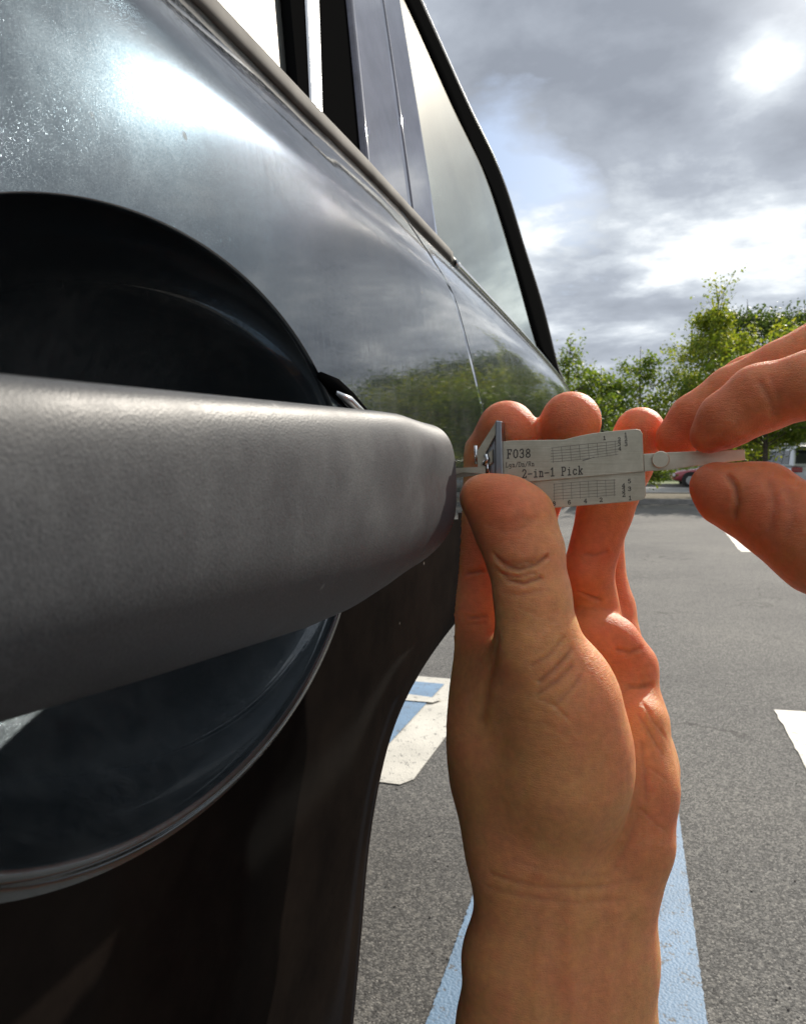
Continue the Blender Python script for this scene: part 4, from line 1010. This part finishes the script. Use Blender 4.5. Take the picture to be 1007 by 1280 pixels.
# ------------------------------------------------------------------ hands
skin, t, b = mat('skin', (.55, .31, .20), .52, 0, .35)
oc = objc(t)
bl_ = t.n('ShaderNodeAttribute', attribute_name='blush').outputs['Fac']
n1_ = t.n('ShaderNodeTexNoise', {'Vector': oc, 'Scale': 55, 'Detail': 6, 'Roughness': .6}).outputs[0]
n2_ = t.n('ShaderNodeTexNoise', {'Vector': oc, 'Scale': 380, 'Detail': 5, 'Roughness': .65}).outputs[0]
c1 = t.mix(t.ramp(n1_, [(.40, (0, 0, 0)), (.62, (1, 1, 1))]), (.80, .385, .155, 1), (.83, .36, .16, 1))
c2 = t.mix(t.math('ADD', bl_, t.math('MULTIPLY', t.math('SUBTRACT', n1_, .5), .35), clamp=True), c1, (.68, .155, .062, 1))
c2 = t.mix(1.0, c2, t.ramp(n2_, [(.3, (.86, .82, .80)), (.7, (1.07, 1.06, 1.06))]), 'MULTIPLY')
fo = t.n('ShaderNodeAttribute', attribute_name='fold').outputs['Fac']
c2 = t.mix(t.math('MULTIPLY', fo, .55), c2, (.36, .115, .055, 1))
t.link(c2, b.inputs['Base Color'])
b.inputs['Subsurface Weight'].default_value = 1.0
b.inputs['Subsurface Radius'].default_value = (1.0, .22, .08); b.inputs['Subsurface Scale'].default_value = .0085
vv = t.n('ShaderNodeTexVoronoi', {'Vector': oc, 'Scale': 1500.0}, feature='DISTANCE_TO_EDGE').outputs['Distance']
mpw = t.n('ShaderNodeMapping', {'Vector': oc, 'Scale': (300, 300, 1900)})
wr = t.n('ShaderNodeTexNoise', {'Vector': mpw.outputs[0], 'Scale': 1, 'Detail': 4, 'Roughness': .6, 'Distortion': .6}).outputs[0]
bump(t, b, t.math('ADD', t.math('MULTIPLY', vv, .7), t.math('ADD', t.math('MULTIPLY', n2_, 1.2), t.math('MULTIPLY', wr, .9))), .5, .0005)

class Sdf:
    def __init__(s, lo, hi, h):
        s.q = []; s.lo = np.array(lo, float); s.h = h; s.n = np.ceil((np.array(hi)-s.lo)/h).astype(int)+1
        s.g = np.full(tuple(s.n), 1.0, np.float32); s.ax = [s.lo[i]+np.arange(s.n[i])*h for i in range(3)]
    def cone(s, *a_, **k_): s.q.append((a_, k_))
    def build(s):
        for a_, k_ in s.q: s._cone(*a_, **k_)
    def _cone(s, a, b_, ra, rb, k=.004, flat=None, sub=False):
        """round cone, smooth-unioned; flat=(dir, factor) squashes along a direction"""
        a = np.array(a, float); b_ = np.array(b_, float); m_ = max(ra, rb)*1.15+k*1.5+s.h*3
        lo = np.minimum(a, b_)-m_; hi = np.maximum(a, b_)+m_
        i0 = np.clip(np.floor((lo-s.lo)/s.h).astype(int), 0, s.n); i1 = np.clip(np.ceil((hi-s.lo)/s.h).astype(int)+1, 0, s.n)
        if (i1 <= i0).any(): return
        sl_ = tuple(slice(i0[i], i1[i]) for i in range(3))
        X, Y, Z = np.meshgrid(*[s.ax[i][sl_[i]].astype(np.float32) for i in range(3)], indexing='ij')
        ab = b_-a; L2 = max(float(ab@ab), 1e-12)
        PX, PY, PZ = X-a[0], Y-a[1], Z-a[2]
        tt = np.clip((PX*ab[0]+PY*ab[1]+PZ*ab[2])/L2, 0, 1)
        DX, DY, DZ = PX-tt*ab[0], PY-tt*ab[1], PZ-tt*ab[2]
        r = ra+(rb-ra)*tt; d2 = DX*DX+DY*DY+DZ*DZ
        if flat is not None:
            fd, fa = np.array(flat[0], float), flat[1]; fd /= np.linalg.norm(fd)
            q_ = DX*fd[0]+DY*fd[1]+DZ*fd[2]; d2 = d2+q_*q_*(1/fa**2-1)
        d = np.sqrt(d2)-r
        g = s.g[sl_]
        if sub:
            hh = np.clip(.5-.5*(g+d)/k, 0, 1); s.g[sl_] = g+(-d-g)*hh+k*hh*(1-hh)
        else:
            hh = np.clip(.5+.5*(g-d)/k, 0, 1); s.g[sl_] = g+(d-g)*hh-k*hh*(1-hh)
    def mesh(s):
        s.build(); g = s.g; ins = g < 0; h = s.h; nx, ny, nz_ = g.shape
        cs = np.zeros((nx-1, ny-1, nz_-1), np.int8)
        for dx in (0, 1):
            for dy in (0, 1):
                for dz in (0, 1): cs += ins[dx:nx-1+dx, dy:ny-1+dy, dz:nz_-1+dz]
        act = (cs > 0) & (cs < 8); ids = -np.ones(act.shape, np.int32); I = np.argwhere(act); ids[act] = np.arange(len(I))
        acc = np.zeros((len(I), 3)); cnt = np.zeros(len(I))
        cor = [(0, 0, 0), (1, 0, 0), (0, 1, 0), (1, 1, 0), (0, 0, 1), (1, 0, 1), (0, 1, 1), (1, 1, 1)]
        vals = [g[I[:, 0]+c[0], I[:, 1]+c[1], I[:, 2]+c[2]] for c in cor]
        for i in range(8):
            for j in range(i+1, 8):
                df = [cor[j][k]-cor[i][k] for k in range(3)]
                if sum(abs(x) for x in df) != 1: continue
                a, b_ = vals[i], vals[j]; mm = (a < 0) != (b_ < 0); tt = np.where(mm, a/np.where(mm, a-b_, 1), 0)
                p = np.array(cor[i])[None]+tt[:, None]*np.array(df)[None]; acc[mm] += p[mm]; cnt[mm] += 1
        V = s.lo+(I+acc/cnt[:, None])*h
        F = []
        for ax in range(3):
            o1, o2 = [(1, 2), (2, 0), (0, 1)][ax]
            sa = [slice(None)]*3; sb = [slice(None)]*3; sa[ax] = slice(0, -1); sb[ax] = slice(1, None)
            A_, B_ = ins[tuple(sa)], ins[tuple(sb)]; ch = np.argwhere(A_ != B_)
            ok = (ch[:, o1] > 0) & (ch[:, o2] > 0) & (ch[:, o1] < g.shape[o1]-1) & (ch[:, o2] < g.shape[o2]-1); ch = ch[ok]
            e1 = np.zeros(3, int); e1[o1] = 1; e2 = np.zeros(3, int); e2[o2] = 1
            q = [ids[tuple((ch-x).T)] for x in (e1+e2, e2, 0*e1, e1)]
            Q = np.stack(q, 1); fl_ = A_[tuple(ch.T)]; Q[~fl_] = Q[~fl_][:, ::-1]; F.append(Q)
        F = np.concatenate(F); F = F[(F >= 0).all(1)]
        return V, F
def smooth_mesh(V, F, it=3, lam=.5):
    for _ in range(it):
        acc = np.zeros_like(V); cnt = np.zeros(len(V))
        for a, b_ in ((0, 1), (1, 2), (2, 3), (3, 0)):
            np.add.at(acc, F[:, a], V[F[:, b_]]); np.add.at(cnt, F[:, a], 1)
            np.add.at(acc, F[:, b_], V[F[:, a]]); np.add.at(cnt, F[:, b_], 1)
        V = V+lam*(acc/cnt[:, None]-V)
    return V
def vnormals(V, F):
    n_ = np.cross(V[F[:, 2]]-V[F[:, 0]], V[F[:, 3]]-V[F[:, 1]]); N = np.zeros_like(V)
    for k in range(4): np.add.at(N, F[:, k], n_)
    return N/np.maximum(1e-12, np.linalg.norm(N, axis=1))[:, None]
def carve(V, F, lines):
    """press skin creases: each line = list of (px,py,D), depth mm, width mm (negative depth raises)"""
    N = vnormals(V, F); out = V.copy(); carve.tone = np.zeros(len(V))
    for pts, dep, wid in lines:
        W_ = np.array([P(*p) for p in pts]); best = np.full(len(V), 1e9)
        for a, b_ in zip(W_, W_[1:]):
            ab = b_-a; tt = np.clip(((V-a)@ab)/(ab@ab), 0, 1); d = np.linalg.norm(V-a-tt[:, None]*ab, axis=1); best = np.minimum(best, d)
        # only near: points are on the surface so a plain distance works; taper with width
        s_ = np.exp(-(best/(wid*.001))**2); out -= N*(s_*dep*.00135)[:, None]
        if dep > .18: carve.tone = np.maximum(carve.tone, np.exp(-(best/(wid*.0009))**2)*min(1, dep*1.2))
    return out
def R_(rpx, D): return rpx*D/FPX
def chain(sdf, pts, k=.004, flat=None):
    for (x0, y0, D0, r0), (x1, y1, D1, r1) in zip(pts, pts[1:]):
        sdf.cone(P(x0, y0, D0), P(x1, y1, D1), R_(r0, D0), R_(r1, D1), k, flat)
def surf_snap(V, pts, px_tol=6):
    return pts
def add_blush(o, V, centres):
    at = o.data.attributes.new('blush', 'FLOAT', 'POINT'); val = np.zeros(len(V))
    for (px, py, D, r, a) in centres:
        c_ = np.array(P(px, py, D)); val = np.maximum(val, a*np.exp(-(np.linalg.norm(V-c_, axis=1)/r)**2))
    at.data.foreach_set('value', val.astype(np.float32))
    a2_ = o.data.attributes.new('fold', 'FLOAT', 'POINT'); a2_.data.foreach_set('value', carve.tone.astype(np.float32))
def front_depth(V, pts, off=0.0):
    """give crease points (px,py) the depth of the nearest skin surface"""
    rel = V-np.array(CAM); dd = rel@np.array(fwd); X = 503.5+FPX*(rel@np.array(rgt))/dd; Y = 640-FPX*(rel@np.array(upv))/dd
    out = []
    for px, py in pts:
        m2 = (np.abs(X-px) < 3.5) & (np.abs(Y-py) < 3.5)
        out.append((px, py, float(dd[m2].min()) if m2.any() else None))
    last = next((o for o in out if o[2] is not None), (0, 0, .22))[2]; res = []
    for px, py, d in out:
        d = d if d is not None else last; last = d; res.append((px, py, d))
    return res

person = empty('person', 'person whose bare left hand grips the pick card and right hand pinches its end', 'person', (.05, .15, .55))

# ---------------- left hand
H = .0006
sd = Sdf((-.055, .13, .62), (.125, .34, 1.04), H)
# forearm (two bones side by side), going down and slightly back to the body
chain(sd, [(648, 1110, .236, 48), (642, 1200, .236, 60), (648, 1290, .236, 74), (655, 1600, .236, 84), (640, 2150, .240, 96)], .006)
chain(sd, [(768, 1112, .240, 53), (756, 1200, .241, 56), (750, 1290, .241, 61), (748, 1600, .240, 78), (760, 2150, .245, 96)], .010)
chain(sd, [(704, 1130, .236, 62), (700, 1290, .236, 80)], .012)
# palm slab
chain(sd, [(655, 1095, .240, 50), (622, 960, .250, 52), (603, 850, .256, 50)], .010)
chain(sd, [(700, 1090, .242, 58), (690, 960, .254, 56), (680, 850, .262, 50)], .010)
chain(sd, [(745, 1085, .244, 56), (748, 960, .256, 56), (752, 850, .266, 46)], .010)
chain(sd, [(782, 1050, .246, 52), (792, 960, .258, 46), (783, 868, .270, 40)], .009)
# hypothenar mound and distal pads
chain(sd, [(789, 1045, .240, 50), (797, 985, .244, 43), (794, 905, .250, 38)], .006)
chain(sd, [(786, 838, .262, 29), (796, 900, .256, 36)], .004)
chain(sd, [(738, 792, .262, 34), (762, 805, .262, 34), (787, 832, .262, 33)], .004)
# index finger
chain(sd, [(603, 850, .256, 50), (594, 770, .256, 45), (600, 660, .262, 40)], .006)
chain(sd, [(600, 660, .262, 40), (612, 580, .260, 36), (633, 538, .2505, 37)], .004)
# middle finger
chain(sd, [(668, 850, .266, 44), (656, 740, .272, 37), (658, 650, .276, 34)], .003)
chain(sd, [(658, 650, .276, 34), (684, 585, .262, 34), (713, 527, .246, 37.5)], .003)
# ring finger
chain(sd, [(745, 790, .276, 34), (735, 715, .262, 30)], .002)
chain(sd, [(735, 712, .262, 30.5), (755, 640, .262, 33), (782, 580, .258, 32), (799, 540, .252, 31)], .002)
# little finger
chain(sd, [(775, 850, .276, 38), (764, 760, .284, 27), (752, 700, .286, 25), (758, 640, .280, 24)], .003)
# thumb: thenar mound, shaft, pad
chain(sd, [(640, 1045, .238, 50), (640, 950, .238, 50), (634, 870, .241, 42)], .014)
chain(sd, [(688, 1040, .233, 60), (706, 960, .227, 72), (700, 880, .224, 64), (673, 800, .222, 51)], .010)
chain(sd, [(718, 995, .232, 58), (713, 930, .227, 64), (701, 860, .225, 55)], .006)
chain(sd, [(671, 815, .221, 52), (665, 745, .222, 46), (655, 690, .224, 47.5), (641, 650, .227, 49)], .003)
chain(sd, [(641, 652, .227, 49), (629, 633, .228, 40)], .003)
chain(sd, [(640, 652, .227, 46), (603, 622, .230, 29)], .004)
# web between thumb and index
chain(sd, [(610, 900, .244, 50), (640, 850, .236, 48)], .012)
V, F = sd.mesh(); V = smooth_mesh(V, F, 6)
fd = lambda pts: front_depth(V, pts)
cre = [
 (fd([(716, 1275), (712, 1200), (716, 1135)]), -.55, 3.0), (fd([(670, 1275), (672, 1210), (682, 1140)]), -.30, 2.4), (fd([(760, 1275), (762, 1200), (770, 1140)]), -.30, 3.0),
 (fd([(625, 718), (648, 721), (668, 716)]), .5, .45), (fd([(618, 702), (640, 707), (664, 703)]), .5, .45),
 (fd([(660, 870), (690, 880), (712, 900)]), .22, .5), (fd([(650, 760), (672, 770), (700, 764)]), .12, .5), (fd([(640, 900), (680, 905), (716, 925)]), .12, .6), (fd([(625, 1040), (670, 1052), (720, 1050)]), .12, .6),
 (fd([(792, 935), (812, 960), (834, 975)]), .25, .6), (fd([(800, 1010), (820, 1030), (836, 1040)]), .2, .6), (fd([(800, 845), (808, 858), (814, 880)]), .3, .6),
 (fd([(616, 694), (628, 708), (648, 712), (670, 706), (684, 696)]), .95, .7), (fd([(618, 712), (632, 725), (654, 729), (676, 722)]), .8, .65), (fd([(606, 656), (630, 664), (652, 660), (668, 648)]), .25, 1.0), (fd([(622, 700), (645, 703), (668, 699)]), .35, .6), (fd([(626, 740), (650, 744), (676, 738)]), .22, .7),
 (fd([(655, 648), (635, 655), (612, 652)]), .2, 1.2),
 (fd([(716, 812), (698, 832), (674, 852)]), .65, .75), (fd([(716, 832), (698, 850), (670, 868)]), .5, .7), (fd([(706, 796), (688, 818), (664, 832)]), .4, .7), (fd([(726, 846), (712, 864), (694, 882)]), .4, .8),
 (fd([(562, 721), (585, 716), (602, 713)]), .7, .8), (fd([(562, 771), (590, 772), (606, 770)]), .65, .8), (fd([(560, 786), (592, 780), (606, 778)]), .4, .7),
 (fd([(730, 692), (742, 694), (758, 690)]), .5, .7), (fd([(722, 742), (734, 746), (750, 751)]), 1.0, .8),
 (fd([(788, 857), (800, 858), (816, 855)]), 1.0, .9), (fd([(772, 812), (788, 816), (803, 809)]), .5, .8),
 (fd([(797, 892), (808, 908), (828, 940)]), .45, .8), (fd([(802, 930), (806, 960), (808, 1000)]), .4, 1.0), (fd([(802, 875), (816, 900), (836, 925)]), .3, .7),
 (fd([(612, 1092), (650, 1105), (700, 1110), (760, 1108), (800, 1098)]), .30, .9), (fd([(605, 1108), (660, 1122), (720, 1128), (780, 1124)]), .25, .9), (fd([(640, 1075), (700, 1092), (760, 1096)]), .22, 1.0),
 (fd([(800, 1015), (786, 1050), (770, 1085)]), .3, 1.2), (fd([(618, 800), (608, 850), (600, 900)]), .5, 2.2), (fd([(700, 980), (735, 965), (755, 945)]), .12, 1.5),
]
V = carve(V, F, cre)
lh = mesh_obj('left_hand', V, F, skin, person)
add_blush(lh, V, [(633, 535, .246, .018, .85), (713, 527, .246, .018, .85), (799, 545, .252, .016, .8), (618, 628, .222, .017, .85), (757, 930, .22, .013, .5), (715, 700, .224, .009, .4), (800, 1010, .24, .02, .5), (690, 1180, .22, .02, .12), (672, 1103, .2165, .0022, 1.0), (600, 700, .256, .022, .75), (742, 690, .262, .022, .8), (775, 800, .262, .022, .7), (820, 1030, .24, .018, .55), (750, 900, .215, .018, .3), (590, 780, .25, .018, .6), (765, 740, .28, .02, .6)])

# ---------------- right hand
sd = Sdf((-.03, .10, .88), (.235, .34, 1.075), .00085)
# index finger
chain(sd, [(884, 545, .214, 22), (906, 526, .212, 34), (950, 498, .208, 41), (1012, 481, .200, 40), (1080, 452, .196, 43), (1180, 440, .196, 50)], .003)
# middle finger
chain(sd, [(846, 548, .238, 27), (868, 524, .236, 31), (915, 490, .232, 32), (975, 460, .226, 33), (1060, 420, .218, 38), (1200, 390, .214, 46)], .002)
# ring finger behind
chain(sd, [(908, 470, .252, 12), (925, 468, .250, 20), (975, 450, .244, 24), (1080, 400, .234, 34), (1200, 350, .226, 42)], .002)
chain(sd, [(1010, 470, .26, 18), (1100, 400, .25, 28), (1230, 350, .24, 38)], .002)
# thumb
chain(sd, [(889, 606, .212, 25), (906, 617, .209, 36), (948, 629, .205, 49), (985, 655, .198, 50), (1030, 680, .192, 62), (1140, 700, .190, 80)], .004)
# palm and wrist, out of frame
chain(sd, [(1140, 700, .190, 80), (1300, 640, .195, 110)], .012)
chain(sd, [(1180, 440, .196, 56), (1320, 520, .196, 100)], .012); chain(sd, [(1200, 390, .214, 52), (1340, 480, .210, 100)], .012); chain(sd, [(1215, 350, .226, 46), (1350, 450, .222, 90)], .012)
chain(sd, [(1310, 600, .196, 110), (1420, 620, .196, 105)], .02); chain(sd, [(1330, 520, .205, 105), (1420, 600, .200, 105)], .02)
chain(sd, [(1420, 610, .196, 105), (1560, 700, .19, 118), (1780, 840, .175, 135)], .02)
V, F = sd.mesh(); V = smooth_mesh(V, F, 3)
fd = lambda pts: front_depth(V, pts)
cre = [(fd([(968, 520), (962, 500), (950, 478)]), .45, .9), (fd([(976, 518), (972, 496), (962, 470)]), .25, .8), (fd([(884, 560), (900, 550), (906, 540)]), .25, .8),
       (fd([(960, 600), (968, 630), (962, 660)]), .35, 1.2), (fd([(985, 612), (990, 640), (984, 670)]), .25, 1.2)]
# nail edges are pressed in a little so the nail plates sit in the finger
cre += [(fd([(908, 592), (918, 608), (921, 628), (916, 648)]), .75, .8)]
V = carve(V, F, cre)
rh = mesh_obj('right_hand', V, F, skin, person)
add_blush(rh, V, [(890, 606, .212, .022, .9), (884, 545, .214, .02, .8), (846, 548, .238, .022, .9), (960, 510, .2, .03, .55), (950, 640, .2, .035, .75), (1000, 670, .19, .04, .6), (920, 480, .23, .03, .5)])
# rolled sleeves where the forearms leave the picture
cloth, t, b = mat('dark_sleeve_cloth', (.03, .032, .04), .9)
def sleeve(c0, c1, r0, r1):
    bm = bmesh.new(); c0, c1 = Vector(c0), Vector(c1)
    tube(bm, [c0, c0.lerp(c1, .04), c0.lerp(c1, .5), c1], [r0, r0*1.06, (r0+r1)/2*1.06, r1], 32); bm_obj('sleeve', bm, cloth, person, True)
pa = P(700, 2050, .242); sleeve(pa, pa+Vector((.06, -.22, -.16)), .046, .062)
pb = P(1690, 790, .182); sleeve(pb, pb+Vector((.05, -.20, -.16)), .044, .062)
